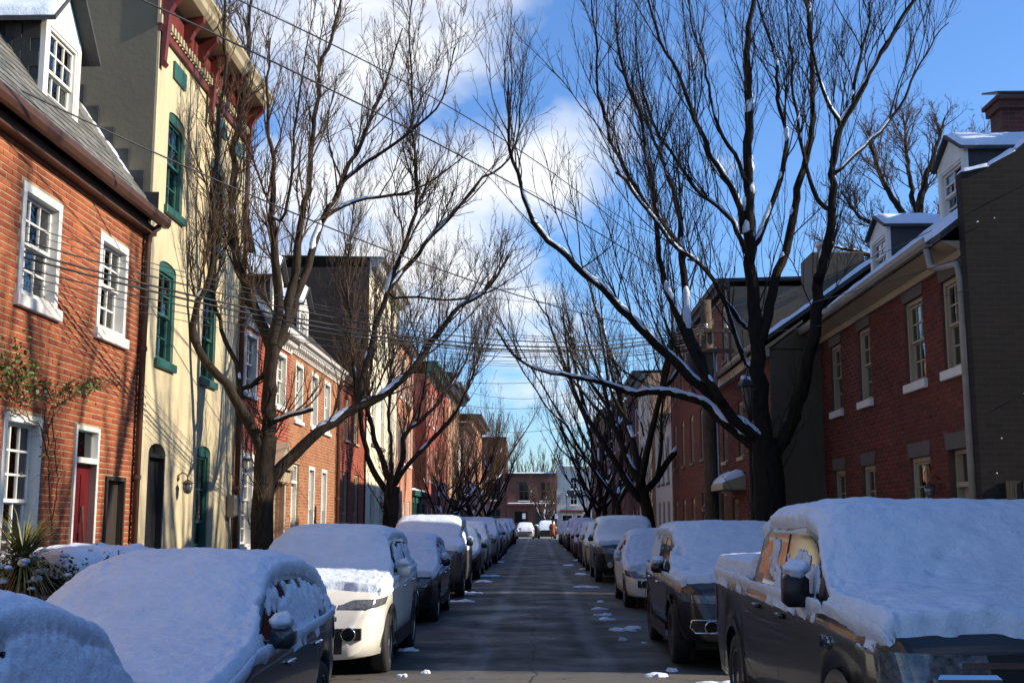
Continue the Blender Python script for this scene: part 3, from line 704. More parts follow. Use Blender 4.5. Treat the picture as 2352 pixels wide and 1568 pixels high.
rb = B.mb(); rb.add([(14.62, 9.065, .45), (19.44, 9.065, .45), (19.44, 9.5, -9), (14.62, 9.5, -9)], [(0, 1, 2, 3)]); Rb = rb.build('roof', 'zinc', B.r)
snow_sheet('snow', Rb, [B.L(14.62, 9.08, .43), B.L(19.44, 9.08, .43), B.L(19.44, 9.5, -9), B.L(14.62, 9.5, -9)], .07, (40, 50), 9)
# stepped lead flashing where the slate roof meets the cream wall
for i in range(15):
    t = .02+i*.062; w0 = .1-3.4*t; z0 = 5.55+4.7*t
    piece('flashing', 'shingle_dark', rf_A, A.L(14.645, z0+.2, w0-.02), (.22, .012, .30))
B.downpipe(19.34, .2, 8.2, 'brown_metal', .07)
mt = B.mb(); mt.box(18.95, 19.17, 1.85, 2.2, .0, .16, .03); mt.build('meter_box', 'pale_metal', B.r)
B.ubox('pipe_box', 'gold_paint', 19.05, 19.3, .3, .75, .0, .14, bev=.01)
def wall_lantern(parent, p, side, glass='lamp_clear', s=1.):
    x, y, z = p; q = -side
    b = MB(); b.tube([(x, y, z+.16*s), (x+q*.08*s, y, z+.22*s), (x+q*.16*s, y, z+.18*s), (x+q*.18*s, y, z+.10*s)], .012*s, 6); b.lathe([(.05*s, 0), (.05*s, .02*s)], (x, y, z+.12*s), 10, 0)
    b.lathe([(.02*s, .10*s), (.10*s, .04*s), (.11*s, .03*s)], (x+q*.18*s, y, z), 10); Lm = b.build('wall_lamp', 'brown_metal', parent, True)
    MB().lathe([(.085*s, .03*s), (.09*s, -.05*s), (.06*s, -.13*s), (.02*s, -.15*s)], (x+q*.18*s, y, z), 10).build('lamp_globe', glass, Lm, True); return Lm
wall_lantern(B.r, B.L(16.35, 2.28, .0), -1, 'lamp_clear', .8)

C = House('red_house', 'deep red brick house with pilastered doorway, pediment and gabled dormers', -1, 5., 19.42, 23.55)
for u in (19.86, 22.3):
    C.window(u, u+.88, 3.97, 5.05, fw=.075, cols=3, rows=(2, 2), sill=.08, proud=.05, inside='curtain')
C.window(19.84, 20.72, 1.35, 2.94, fw=.08, cols=3, rows=(3, 3), sill=.1, inside='blind', proud=.05)
Dc = C.door(22.05, 22.85, .4, 2.5, 'mauve_trim', 'cream_trim', .0, .12)
for u in (21.86, 22.88): C.ubox('pilaster', 'cream_trim', u, u+.15, .2, 2.5, .002, .1, Dc)
C.ubox('entablature', 'cream_trim', 21.8, 23.1, 2.52, 2.75, .002, .16, Dc)
C.mb().prism([(21.74, 2.752), (23.16, 2.752), (22.45, 3.28)], 2, .002, .24).build('pediment', 'cream_trim', Dc)
C.wall(5.32, 'mortar', 8., w=-.005, side_m='far_red', z_side=5.3); C.bricks(5.2, 'brick_red')
C.gable_walls(5.3, 8.6, 3., 'far_red'); C.gable_roof(5.32, 8.6, 3., 'shingle_dark', .16)
C.shingles(5.32, 8.6, 3., 'shingle_dark', over=.16, row=.2, wid=.26, lift=.1, n_parts=120)
C.cornice(5.12, .3, .24); C.downpipe(19.48, .2, 5.2, 'pale_metal', top=.1); C.gutter(5.40, 'white_paint', .24, r=.05)
C.dormer(20.9, 21.9, 5.95, 7.0, 7.45, -.55, 1.1, single=False, cols=3, snow=.1, over=.14)
C.chimney(23.3, -2.2, 7.2, 9.0, .6, .5, 'far_dark')

D = House('orange_house', 'orange brick house with white dentil cornice and white sash windows', -1, 5., 23.57, 29.3)
for u in (24.07, 25.8, 27.42):
    D.window(u, u+.82, 3.85, 5.06, fw=.075, cols=3, rows=(2, 2), sill=.08, proud=.05, inside='curtain')
D.door(24.0, 24.75, .4, 2.96, 'white_paint', 'white_paint', .3, .1)
for u in (25.76, 27.3): D.window(u, u+.7, 1.1, 2.97, fw=.075, cols=2, rows=(2, 2), sill=.08, proud=.05, inside='curtain')
D.wall(5.3, 'mortar', 8., w=-.005, side_m='far_orange', z_side=5.3); D.bricks(5.22, 'brick_tan')
D.gable_walls(5.3, 8.8, 3.2, 'far_orange'); D.gable_roof(5.32, 8.8, 3.2, 'shingle_dark', .16)
D.shingles(5.32, 8.8, 3.2, 'shingle_dark', over=.16, row=.2, wid=.26, lift=.1, n_parts=0)
D.cornice(5.18, .28, .24)
D.dormer(24.2, 25.2, 5.95, 6.95, 7.4, -.55, 1.1, single=False, snow=.1); D.dormer(27.0, 28.1, 5.9, 6.85, 7.3, -.55, 1.1, single=False, snow=.1)
D.chimney(29.0, -3., 7.8, 9.4, .7, .55, 'far_dark', pot=False); D.chimney(26.1, -3.6, 7.8, 9.0, .5, .5, 'far_dark')
D.downpipe(29.2, .2, 5.2, 'brown_metal', top=.1)

E = House('plain_red_house', 'plain dark red brick house with narrow shuttered ground floor windows', -1, 5.05, 29.32, 34.4)
for u in (30.75, 32.4): E.window(u, u+.75, 3.9, 5.0, 'cream_trim', fw=.06, cols=2, rows=(1, 1), sill=.07, single=False, inside='blind')
for u in (30.66, 32.55): E.window(u, u+.85, .9, 3.05, 'cream_trim', fw=.06, cols=2, rows=(1, 1), sill=.07, single=False, inside='curtain')
E.wall(5.35, 'mortar_dark', 8., w=-.005, side_m='far_red'); E.bricks(5.2, 'brick_mid', n_parts=150)
E.gable_walls(5.3, 8.6, 3.2, 'far_red'); E.gable_roof(5.32, 8.6, 3.2, 'shingle_brown', .16); E.cornice(5.15, .25, .18, 'brown_metal', dent=False); E.downpipe(29.6, .2, 5.2, 'brown_metal')

Fh = House('pale_house', 'pale cream three storey house with grey cornice beside the plain red house', -1, 5., 34.42, 41.7)
for u in (35.4, 37.5, 39.7):
    for z in (1.0, 4.1, 6.8): Fh.window(u, u+.9, z, z+1.7, 'white_paint', fw=.07, cols=2, rows=(2, 2), single=False, sill=.1, sill_m='lintel_stone', inside='curtain')
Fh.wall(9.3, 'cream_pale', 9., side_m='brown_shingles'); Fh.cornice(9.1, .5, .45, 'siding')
fr = Fh.mb(); fr.add([(34.4, 9.61, .4), (41.7, 9.61, .4), (41.7, 9.8, -9), (34.4, 9.8, -9)], [(0, 1, 2, 3)]); snow_sheet('snow', fr.build('roof', 'zinc', Fh.r), [Fh.L(34.4, 9.61, .4), Fh.L(41.7, 9.61, .4), Fh.L(41.7, 9.8, -9), Fh.L(34.4, 9.8, -9)], .06, (24, 24), 4)
wall_lantern(Fh.r, Fh.L(36.9, 2.3, 0), -1)
def far_house(name, label, side, X, y0, y1, zt, m, us, zs, w=.9, h=1.6, fm='white_paint', trim=('brown_metal', .5, .4), door=None, shop=None, sid=None, snow=True, inside='dark_room', arch=0):
    H = House(name, label, side, X, y0, y1)
    for z in zs:
        for u in us:
            if z < 1.5 and door and abs(u-door) < .1: H.door(u, u+w, .3, .3+2.3, 'red_paint' if side < 0 else 'black_iron', fm, .3, .1, knob=False)
            elif z < 1.5 and shop: continue
            else: H.window(u, u+w, z, z+h, fm, fw=.07, cols=2, rows=(2, 2), single=False, sill=.1, sill_m='lintel_stone' if fm != 'white_paint' else fm, inside=inside, arch=arch)
    H.wall(zt, m, 9., side_m=sid or m)
    if trim: H.cornice(zt-.15, trim[1], trim[2], trim[0])
    q = H.mb(); z2 = zt+(trim[1]-.14 if trim else .01); q.add([(y0, z2, .35), (y1, z2, .35), (y1, z2+.2, -9), (y0, z2+.2, -9)], [(0, 1, 2, 3)]); Rr = q.build('roof', 'shingle_dark', H.r)
    if snow: snow_sheet('snow', Rr, [H.L(y0, z2, .33), H.L(y1, z2, .33), H.L(y1, z2+.2, -9), H.L(y0, z2+.2, -9)], .06, (12, 12), y0)
    return H
far_house('brick_house', 'orange brick three storey house with white windows next to the pale house', -1, 5., 41.72, 47.2, 8.3, 'far_orange', (42.3, 44.0, 45.7), (.9, 3.9, 6.3), trim=None)
G2 = far_house('corner_shop', 'low dark shop with green painted front and snow on its awning', -1, 5.5, 47.22, 53., 6.4, 'far_dark', (), (), trim=None)
for (u0, u1) in ((47.5, 48.3), (48.8, 50.6), (51., 52.8)):
    fr = G2.mb(); fr.box(u0, u0+.1, .15, 2.75, .002, .5); fr.box(u1-.1, u1, .15, 2.75, .002, .5); fr.box(u0+.1, u1-.1, 2.5, 2.75, .002, .5); fr.box(u0+.1, u1-.1, .15, .7, .002, .48); S = fr.build('shop_front', 'green_paint', G2.r)
    piece('pane', 'glass', S, G2.L((u0+u1)/2, 1.6, .42), (.01, u1-u0-.2, 1.8))
G2.ubox('fascia', 'green_paint', 47.4, 52.9, 2.78, 3.0, .002, .62); snow_sheet('snow', G2.r, [G2.L(47.4, 3.0, .0), G2.L(52.9, 3.0, 0), G2.L(52.9, 3.0, .6), G2.L(47.4, 3.0, .6)], .09, (20, 8), 2)
far_house('brick_house', 'bright red three storey brick house with green cornice beyond the shop', -1, 5., 53.02, 60., 8.4, 'far_red', (53.8, 55.9, 58.2), (.8, 3.6, 6.2), trim=('green_paint', .7, .5))
far_house('brick_house', 'red three storey brick house with black cornice and grey sills', -1, 5., 60.02, 66.4, 8.7, 'far_red', (60.8, 62.8, 64.8), (.8, 3.7, 6.4), trim=('black_iron', .8, .6), fm='cream_trim')
far_house('tan_house', 'tan brick house with heavy dark bracketed cornice', -1, 5., 66.42, 75.2, 8.9, 'far_tan', (67.2, 69.5, 71.8, 73.8), (.8, 3.7, 6.4), trim=('black_iron', .8, .7), fm='cream_trim')
far_house('white_house', 'small white fronted house squeezed between taller brick houses', -1, 5.2, 75.22, 80., 7., 'siding', (76., 78.), (.8, 4.), trim=None)
far_house('brick_house', 'brown brick house past the small white fronted house', -1, 5., 80.02, 91., 8., 'far_brown', (81, 83.3, 85.6, 88), (.8, 3.6, 5.9), trim=('brown_metal', .5, .4))
far_house('brick_house', 'orange brick corner house with projecting brown cornice at the cobbled cross street', -1, 5., 91.02, 107., 9.4, 'far_orange', (92, 95, 98, 101, 104), (.8, 3.8, 6.7), trim=('brown_metal', .7, .7))

# ------------------------------------------------------------------ right row
K_ = 1.06                                   # the shaded house stands a little farther off
K2 = lambda u: u*K_
Z2 = lambda z: 1.8+(z-1.8)*K_
B2 = House('shaded_brick_house', 'dark red brick house with stone lintels, cream eaves and two dormers', 1, 4.9*K_, K2(13.22), K2(21.25)-.5)
for i, (u0, u1) in enumerate(((13.34, 14.12), (14.8, 15.56), (17.2, 17.85), (18.88, 19.55))):
    u0, u1 = K2(u0), K2(u1)
    B2.window(u0, u1, Z2(3.56), Z2(4.64), 'cream_trim', cols=3 if i < 2 else 2, rows=(2, 2), fw=.06, sill=.12, sill_m='white_paint', lintel=.2, inside='curtain' if i == 1 else 'dark_room')
    if i in (1, 2, 3): B2.window(u0+.03, u1+.05, 1.2, Z2(2.6), 'cream_trim', cols=2, rows=(2, 2), fw=.06, sill=.12, lintel=.2, inside='dark_room')
    else: B2.door(u0, u1+.06, .3, Z2(2.62), 'stucco_grey', 'cream_trim', .35, .14); B2.mb().prism([(u0-.02, Z2(2.624)), (u1+.08, Z2(2.624)), (u1+.13, Z2(2.82)), (u0-.07, Z2(2.82))], 2, -.03, .014).build('lintel', 'lintel_stone', B2.r)
ze = Z2(4.93)
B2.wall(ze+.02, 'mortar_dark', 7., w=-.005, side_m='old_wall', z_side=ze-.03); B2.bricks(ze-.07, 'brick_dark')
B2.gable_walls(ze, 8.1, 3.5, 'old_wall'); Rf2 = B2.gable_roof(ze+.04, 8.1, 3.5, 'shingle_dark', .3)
cb = B2.mb(); cb.prism([(ze-.15, .002), (ze-.15, .05), (ze-.07, .07), (ze-.01, .2), (ze+.035, .28), (ze+.035, .002)], 0, K2(13.24), B2.y1); cb.build('cornice', 'cream_trim', B2.r)
B2.gutter(ze+.09, 'pale_metal', .34, r=.06, u=(K2(13.5), B2.y1+.05)); B2.downpipe(B2.y1+.05, .15, ze-.03, 'gold_paint', top=.28)
q0 = K2(13.25); b = MB().tube([B2.L(q0+.37, ze+.02, .33), B2.L(q0+.35, ze-.21, .30), B2.L(q0+.2, ze-.27, .25), B2.L(q0+.02, ze-.25, .10), B2.L(q0, ze-.43, .07), B2.L(q0, .2, .07)], .05, 8); b.build('downpipe', 'pale_metal', B2.r, True)
snow_sheet('snow', Rf2, [B2.L(K2(13.3), ze+.14, .30), B2.L(B2.y1, ze+.14, .30), B2.L(B2.y1, 8.17, -3.4), B2.L(K2(13.3), 8.17, -3.4)], .08, (60, 40), 5)
for (u0, u1, zb, zw, zr) in ((18.15, 19.1, 5.55, 6.38, 6.64), (14.75, 15.75, 5.6, 6.55, 6.86)):
    B2.dormer(K2(u0), K2(u1), Z2(zb), Z2(zw), Z2(zr), -.65, 1., fm='white_paint', cols=2, snow=.075, over=.07, back=2.)
ch = B2.chimney(17., -1.85, 6.4, 7.98, .42, .36, 'far_dark', pot=False)
cx = B2.L(17., 0, -1.85)[0]; cz = 7.98; MB().add([(cx-.25, 16.7, cz+.03), (cx+.3, 16.7, cz+.03), (cx+.3, 17.3, cz+.22), (cx-.25, 17.3, cz+.22), (cx-.25, 16.7, cz+.06), (cx+.3, 16.7, cz+.06), (cx+.3, 17.3, cz+.25), (cx-.25, 17.3, cz+.25)], [(3, 2, 1, 0), (4, 5, 6, 7), (0, 1, 5, 4), (1, 2, 6, 5), (2, 3, 7, 6), (3, 0, 4, 7)]).build('cap_slab', 'black_iron', ch)
# end wall facing the alley, standing proud as a parapet
ew = MB(); yw_ = K2(13.22)-.2; poly = [(5.16, 0), (5.12, 5.95), (5.45, 6.03), (5.78, 6.23), (8.6, 8.4), (12.1, 6.), (12.1, 0)]
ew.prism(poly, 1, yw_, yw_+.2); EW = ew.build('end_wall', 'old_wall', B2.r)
for (x0, z0, x1, z1) in ((5.12, 5.96, 5.45, 6.04), (5.45, 6.04, 5.78, 6.24), (5.78, 6.24, 7.1, 7.26), (7.1, 7.26, 8.6, 8.41)): snow_sheet('snow', EW, [(x0, yw_-.02, z0), (x1+.02, yw_-.02, z1), (x1+.02, yw_+.22, z1), (x0, yw_+.22, z0)], .055, (16, 8), x0)
for k in range(7): piece('plank', 'dark_wood', EW, (5.5+k*.2, yw_-.02-.006*(k % 2), 1.1), (.19, .03, 2.3))
vg = np.random.default_rng(12)
sp = MB()
for k in range(12):
    x, z = vg.uniform(5.2, 6.3), vg.uniform(1.2, 5.6); w_ = vg.uniform(.006, .022); sp.add([(x-w_, yw_-.02, z), (x, yw_-.04, z-.006), (x+w_, yw_-.02, z+.004), (x, yw_-.02, z+.013), (x, yw_, z-.008)], [(0, 1, 3), (1, 2, 3), (0, 4, 1), (1, 4, 2)])
kind(sp.build('snow', 'snow', EW), 'stuff')
wall_lantern(B2.r, B2.L(K2(14.5), 2.2, 0), 1, 'lamp_clear', .75)

C2 = House('stucco_gabled_house', 'small brick fronted house with tan stucco gable end and snow capped bay roof', 1, 4.25, 21.4, 28.2)
for u in (24.3, 26.4): C2.window(u, u+.62, 3.1, 4.25, 'cream_trim', cols=2, rows=(2, 2), fw=.06, sill=.08, inside='dark_room')
for u in (23.2, 25.2): C2.window(u, u+.7, .9, 2.25, 'cream_trim', cols=3, rows=(2, 2), fw=.05, sill=.08)
C2.door(26.7, 27.4, .3, 2.4, 'maroon' if 'maroon' in MATS else 'red_door', 'cream_trim', .0, .1)
C2.wall(4.95, 'mortar_dark', 7., w=-.005, side_m='stucco_tan', z_side=4.9); C2.bricks(4.9, 'brick_dark', n_parts=150, ub=(21.45, 28.2))
C2.gable_walls(4.9, 7.3, 3.2, 'stucco_tan'); R2f = C2.gable_roof(4.93, 7.3, 3.2, 'shingle_dark', .2, uo=.08); C2.gutter(4.98, 'pale_metal', .24, r=.05)
C2.ubox('fascia', 'cream_trim', 21.34, 28.2, 4.75, 4.92, .002, .16)
snow_sheet('snow', R2f, [C2.L(21.33, 5.03, .2), C2.L(28.2, 5.03, .2), C2.L(28.2, 7.4, -3.2), C2.L(21.33, 7.4, -3.2)], .08, (40, 30), 6)
hood = C2.mb(); hood.prism([(2.42, .0), (2.42, .47), (2.53, .47), (2.57, .44), (2.72, .0)], 0, 24.2, 26.); hd = hood.build('bay_roof', 'cream_trim', C2.r); snow_sheet('snow', hd, [C2.L(24.2, 2.73, .0), C2.L(26., 2.73, 0), C2.L(26., 2.57, .45), C2.L(24.2, 2.57, .45)], .14, (40, 12), 8)
st = MB().box(5.55, 6.6, 23.3, 24.3, 4.6, 7.15, .02); S = st.build('chimney_stack', 'stucco_tan', C2.r); MB().lathe([(.17, 0), (.17, .2), (.2, .22), (.2, .3), (.02, .33)], (5.95, 23.8, 7.15), 14).build('flue', 'zinc', S, True)
MB().lathe([(.11, 0), (.11, .3), (.2, .31), (.2, .45), (.02, .48)], (6.4, 21.6, 5.75), 12).build('flue', 'black_iron', C2.r, True)

E2 = far_house('tall_brick_house', 'tall dark red brick row with arched ground floor windows behind the wooden pole', 1, 4.9, 29.35, 43., 7.65, 'mortar_dark', (30., 32.2, 34.6, 36.9, 39.2, 41.4), (1.0, 3.6, 5.9), w=.75, h=1.5, fm='cream_trim', trim=('black_iron', .35, .3), door=34.6, sid='stucco_tan', arch=.12)
E2.bricks(7.5, 'brick_dark', n_parts=200, w=.005); E2.downpipe(29.5, .15, 7.8, 'pale_metal')
wall_lantern(E2.r, E2.L(33.4, 2.1, .02), 1)
far_house('grey_sided_house', 'low house with pale grey siding and dark window strips', 1, 4.9, 43.02, 49., 5.5, 'siding', (43.9, 45.6, 47.2), (.8, 3.2), w=.8, h=1.7, fm='stucco_grey', trim=('siding', .3, .3))
H2 = far_house('pale_fronted_house', 'white fronted house with peeling brick side wall above the grey house', 1, 4.75, 49.02, 55., 7.9, 'cream_pale', (50., 52.2), (.8, 3.3, 5.7), w=.8, trim=None, sid='far_tan')
MB().lathe([(.06, 0), (.06, .1)], H2.L(50.9, 2.2, .06), 8).build('door_lamp', 'lamp_warm', H2.r); MB().lathe([(.05, 0), (.05, .1)], H2.L(49.6, 2.0, .06), 8).build('door_lamp', 'lamp_green', H2.r)
for i, (y0, y1, zt, m, lab) in enumerate(((55.02, 64., 8.4, 'far_dark', 'dark brick three storey house next to the white fronted house'), (64.02, 72.5, 7.6, 'far_brown', 'brown brick house of three storeys lower than its neighbours'), (72.52, 84., 8.8, 'far_dark', 'dark brick house with wide facade and black cornice'), (84.02, 107., 9.3, 'far_brown', 'long brown brick corner building by the cobbled street'))):
    far_house('brick_house', lab, 1, 4.9, y0, y1, zt, m, tuple(np.arange(y0+.9, y1-1.2, 2.3)), (.8, 3.6, 6.), w=.85, h=1.5, trim=('black_iron', .5, .4))
# house across the alley, nearer than the picture reaches
N2 = House('alley_house', 'brick house on the near side of the narrow alley beside the pickup', 1, 5., -14., 10.75)
for u in (8.6, 5.6, 2.6): N2.window(u, u+.8, 3.5, 4.7, 'cream_trim', cols=2, rows=(2, 2), single=False, lintel=.2); N2.window(u, u+.8, 1.1, 2.6, 'cream_trim', cols=2, rows=(2, 2), single=False, lintel=.2)
N2.wall(5., 'far_dark', 4.6); N2.gable_walls(4.98, 7.5, 2.3, 'far_dark'); N2.gable_roof(5.02, 7.5, 2.3, 'shingle_dark', .3)

# ------------------------------------------------------------------ buildings across the cobbled street
def front_house(name, label, x0, x1, y, zt, m, cols, rows, w, fm='white_paint', trim=None, single=False, inside='dark_room'):
    """house facing the street from its far end: u runs along X"""
    r = root(name, label, 'building', ((x0+x1)/2, y, 0)); r['_world'] = 1
    H = House.__new__(House); H.side, H.X, H.y0, H.y1, H.op, H.r = 1, y, x0, x1, [], r
    H.L = lambda u, v, w_=0.: (u, y-w_, v)
    for (z, h) in rows:
        for u in cols:
            b = MB(lambda u_, v_, w_: (u_, y-w_, v_)); fw = .1
            H.opening(u, u+w, z, z+h)
            b.box(u, u+fw, z, z+h, -.1, .03); b.box(u+w-fw, u+w, z, z+h, -.1, .03); b.box(u+fw, u+w-fw, z+h-fw, z+h, -.1, .03); b.box(u+fw, u+w-fw, z, z+fw, -.1, .03); b.box(u+fw, u+w-fw, z+h*.48, z+h*.52, -.1, .0); b.box(u+w/2-.03, u+w/2+.03, z+fw, z+h-fw, -.1, -.02)
            Wn = b.build('window', fm, r); piece('pane', 'car_glass', Wn, (u+w/2, y+.08, z+h/2), (w-.1, .02, h-.1))
            MB(lambda u_, v_, w_: (u_, y-w_, v_)).box(u-.1, u+w+.1, z-.14, z-.002, .002, .1).build('sill', 'white_paint', Wn)
    H.wall(zt, m, 9.)
    if trim: H.cornice(zt-.2, *trim)
    q = H.mb(); z2 = zt+(trim[0]-.19 if trim else .01); q.add([(x0, z2, .2), (x1, z2, .2), (x1, z2+.3, -9), (x0, z2+.3, -9)], [(0, 1, 2, 3)]); Rr = q.build('roof', 'zinc', r)
    snow_sheet('snow', Rr, [H.L(x0, z2, .2), H.L(x1, z2, .2), H.L(x1, z2+.3, -9), H.L(x0, z2+.3, -9)], .15, (20, 8), x0)
    return H
fb = front_house('brown_building', 'brown two storey corner building with tall dark windows across the cobbled street', -4.3, 2.7, 166, 8., 'far_brown', (-2.6, .4), ((4.5, 2.6),), 1.5, 'brown_metal', (.5, .4, 'brown_metal'))
fb.ubox('ledge', 'red_paint', -4.3, 2.7, 3.8, 4.1, .002, .4); snow_sheet('snow', fb.r, [fb.L(-4.3, 4.1, 0), fb.L(2.7, 4.1, 0), fb.L(2.7, 4.1, .4), fb.L(-4.3, 4.1, .4)], .1, (20, 5), 2)
for (u0, u1) in ((-3.3, -1.2), (-.4, .8), (1.2, 2.5)):
    W = fb.mb().box(u0, u1, .3, 3.4, .002, .06).build('shop_window', 'red_paint', fb.r); piece('pane', 'car_glass', W, fb.L((u0+u1)/2, 2.2, .07), (u1-u0-.3, .02, 1.6))
fw_ = front_house('white_building', 'white painted building with dark fortune teller sign across the cobbled street', 2.72, 11., 166.3, 8.9, 'siding', (4.6, 7.8, 10.), ((3.9, 1.7), (6.1, 1.7)), 1.05, 'white_paint', (.6, .5, 'white_paint'))
fw_.ubox('awning', 'red_paint', 3.2, 10.8, 2.9, 3.2, .002, .8)
for (u0, u1) in ((3.4, 5.), (5.4, 7.4), (7.8, 9.5)):
    W = fw_.mb().box(u0, u1, .3, 2.7, .002, .06).build('shop_window', 'white_paint', fw_.r); piece('pane', 'car_glass', W, fw_.L((u0+u1)/2, 1.5, .07), (u1-u0-.3, .02, 1.9))
sgn = root('shop_sign', 'dark signboard with white serif lettering reading PSYCHIC', 'sign', (6.4, 166.1, 5.6)); 
MB().box(4.2, 8.6, 166.14, 166.24, 5.05, 5.95, .02).build('board', 'sign_dark', sgn)
for s_, sz, z_ in (('PSYCHIC', .62, 5.56),):
    t_ = link('lettering', text_mesh(s_, sz, .02), 'sign_white', sgn); t_.location = (6.4, 166.12, z_); t_.rotation_euler = (R(90), 0, 0)
front_house('tall_brown_building', 'tall brown brick building behind the bare trees across the cobbled street', -16., -4.32, 166.1, 13., 'far_brown', (-14, -11.5, -9, -6.5), ((1.2, 2.2), (4.6, 2.2), (8., 2.2)), 1.4, 'brown_metal', (.6, .5, 'brown_metal'))
front_house('brick_house', 'red brick building to the right of the white painted building', 11.02, 30., 166.2, 10., 'far_red', (12.5, 15.5, 18.5), ((1.2, 2.2), (5., 2.2)), 1.2, 'white_paint', (.5, .4, 'white_paint'))
# ------------------------------------------------------------------ parked cars (local frame: nose at y=0, tail at y=L, wheels on z=0)
SPEC = dict(
 hatch=dict(L=4.15, W=1.74, prof=[(0, .42), (.008, .56), (.03, .72), (.07, .80), (.24, .96), (.28, 1.0), (.46, 1.36), (.58, 1.43), (.78, 1.40), (.92, 1.25), (.985, .95), (1, .55)], belt=(.90, .98), k=.36, wr=.31, wx=(.185, .80)),
 sedan=dict(L=4.55, W=1.77, prof=[(0, .42), (.008, .55), (.03, .68), (.07, .76), (.25, .92), (.29, .95), (.46, 1.38), (.56, 1.46), (.70, 1.43), (.86, 1.12), (.90, 1.08), (.97, 1.04), (.99, .85), (1, .5)], belt=(.88, .95), k=.38, wr=.32, wx=(.19, .79)),
 wagon=dict(L=4.5, W=1.73, prof=[(0, .42), (.008, .55), (.03, .70), (.07, .77), (.25, .93), (.29, .96), (.47, 1.36), (.58, 1.43), (.76, 1.41), (.90, 1.28), (.97, 1.10), (.99, .85), (1, .5)], belt=(.89, .97), k=.38, wr=.32, wx=(.19, .79)),
 suv=dict(L=4.45, W=1.81, prof=[(0, .45), (.008, .66), (.03, .84), (.075, .96), (.24, 1.10), (.28, 1.13), (.41, 1.52), (.52, 1.61), (.80, 1.58), (.92, 1.43), (.98, 1.05), (1, .6)], belt=(1.03, 1.12), k=.34, wr=.35, wx=(.185, .785)),
 big_suv=dict(L=5., W=1.92, prof=[(0, .5), (.005, .72), (.015, .98), (.05, 1.08), (.23, 1.18), (.26, 1.2), (.37, 1.68), (.46, 1.78), (.86, 1.77), (.95, 1.66), (.985, 1.1), (1, .65)], belt=(1.12, 1.17), k=.26, wr=.38, wx=(.175, .775)),
 jeep=dict(L=4.8, W=1.9, prof=[(0, .5), (.005, .70), (.015, .92), (.05, 1.02), (.23, 1.11), (.27, 1.13), (.38, 1.55), (.46, 1.64), (.80, 1.63), (.92, 1.50), (.98, 1.05), (1, .65)], belt=(1.04, 1.10), k=.28, wr=.37, wx=(.18, .775)),
 pickup=dict(L=5.85, W=2.03, prof=[(0, .62), (.003, .86), (.008, 1.12), (.03, 1.2), (.19, 1.25), (.225, 1.27), (.31, 1.71), (.37, 1.79), (.60, 1.78), (.642, 1.68), (.655, 1.36), (.67, 1.33), (.99, 1.33), (1, 1.2)], belt=(1.22, 1.25), k=.2, wr=.40, wx=(.155, .79)))
PLAN = ([0, .008, .025, .055, .10, .17, .8, .93, .98, 1], [.60, .70, .81, .905, .965, 1., 1., .955, .90, .82])
PLAN_P = ([0, .01, .03, .1, .2, .9, .98, 1], [.84, .90, .955, .99, 1., 1., .985, .96])
def car_prof(sp, y, smooth=0.):
    yy = np.linspace(-.3, sp['L']+.3, 900); p = np.array(sp['prof']); z = np.interp(yy/sp['L'], p[:, 0], p[:, 1])
    sg = smooth or .035; d = yy[1]-yy[0]; kx = np.arange(-int(3*sg/d), int(3*sg/d)+1)*d; kr = np.exp(-kx**2/2/sg**2); kr /= kr.sum()
    zs = np.convolve(np.pad(z, len(kx)//2, 'edge'), kr, 'valid')
    if smooth: zs = np.maximum(zs, z-.01)
    return np.interp(y, yy, zs)
def car_w(sp, y):
    P = PLAN_P if sp is SPEC['pickup'] else PLAN
    return sp['W']/2*np.interp(np.asarray(y)/sp['L'], *P)
def arch_z(sp, y, ra=1.16):
    z = np.full(np.shape(y), .24 if sp['wr'] < .36 else .32); r = sp['wr']*ra
    for wx in sp['wx']:
        d = np.asarray(y)-wx*sp['L']; z = np.where(np.abs(d) < r, np.maximum(z, sp['wr']+np.sqrt(np.clip(r*r-d*d, 0, None))*.98), z)
    return z
def car_section(sp, y, smooth=0.):
    """(n,k,3) half sections x>=0 from the bottom centre round to the top centre"""
    zt = car_prof(sp, y, smooth); w = car_w(sp, y); zb = np.minimum(np.interp(y/sp['L'], [.2, .9], sp['belt']), zt-.035); zl = np.minimum(arch_z(sp, y), zb-.12)
    h = zt-zb; k = sp['k']; cr = .022; wt = w-.05-k*h; o = np.ones_like(y)
    xs = [0*o, w-.16, w-.035, w, w-.004, w-.018, w-.05, w-.05-k*h*.33, w-.05-k*h*.66, w-.05-k*h*.88, wt-.05, wt-.16, wt*.5, 0*o]
    zs = [zl, zl, zl+.03, np.maximum(.56*zb, zl+.05), zb-.09, zb-.02, zb, zb+h*.33, zb+h*.66, zb+h*.88, zt-.02*np.clip(h/.2, .2, 1), zt+cr*.3, zt+cr*.8, zt+cr]
    return np.stack([np.stack(xs, 1), np.repeat(y[:, None], len(xs), 1), np.stack(zs, 1)], -1)
def grid_faces(a, b, wrap=False):
    idx = np.arange(a*b).reshape(a, b)
    if wrap: idx = np.concatenate([idx, idx[:, :1]], 1)
    return np.stack([idx[:-1, :-1], idx[1:, :-1], idx[1:, 1:], idx[:-1, 1:]], -1).reshape(-1, 4)
def car_body(sp, n):
    L = sp['L']; y = np.unique(np.concatenate([np.linspace(0, L, n), [L*.004, L*.01, L*.02, L*.03, L*.05]]+[wx*L+np.linspace(-1, 1, 17)*sp['wr']*1.16 for wx in sp['wx']]))
    S = car_section(sp, y); M = S[:, ::-1][:, 1:-1]*np.array([-1, 1, 1]); G = np.concatenate([S, M], 1); a, b = G.shape[:2]
    Fq = [tuple(q) for q in grid_faces(a, b, True)]; Fq += [tuple(range(b)), tuple((a-1)*b+i for i in range(b))[::-1]]
    return G.reshape(-1, 3), Fq
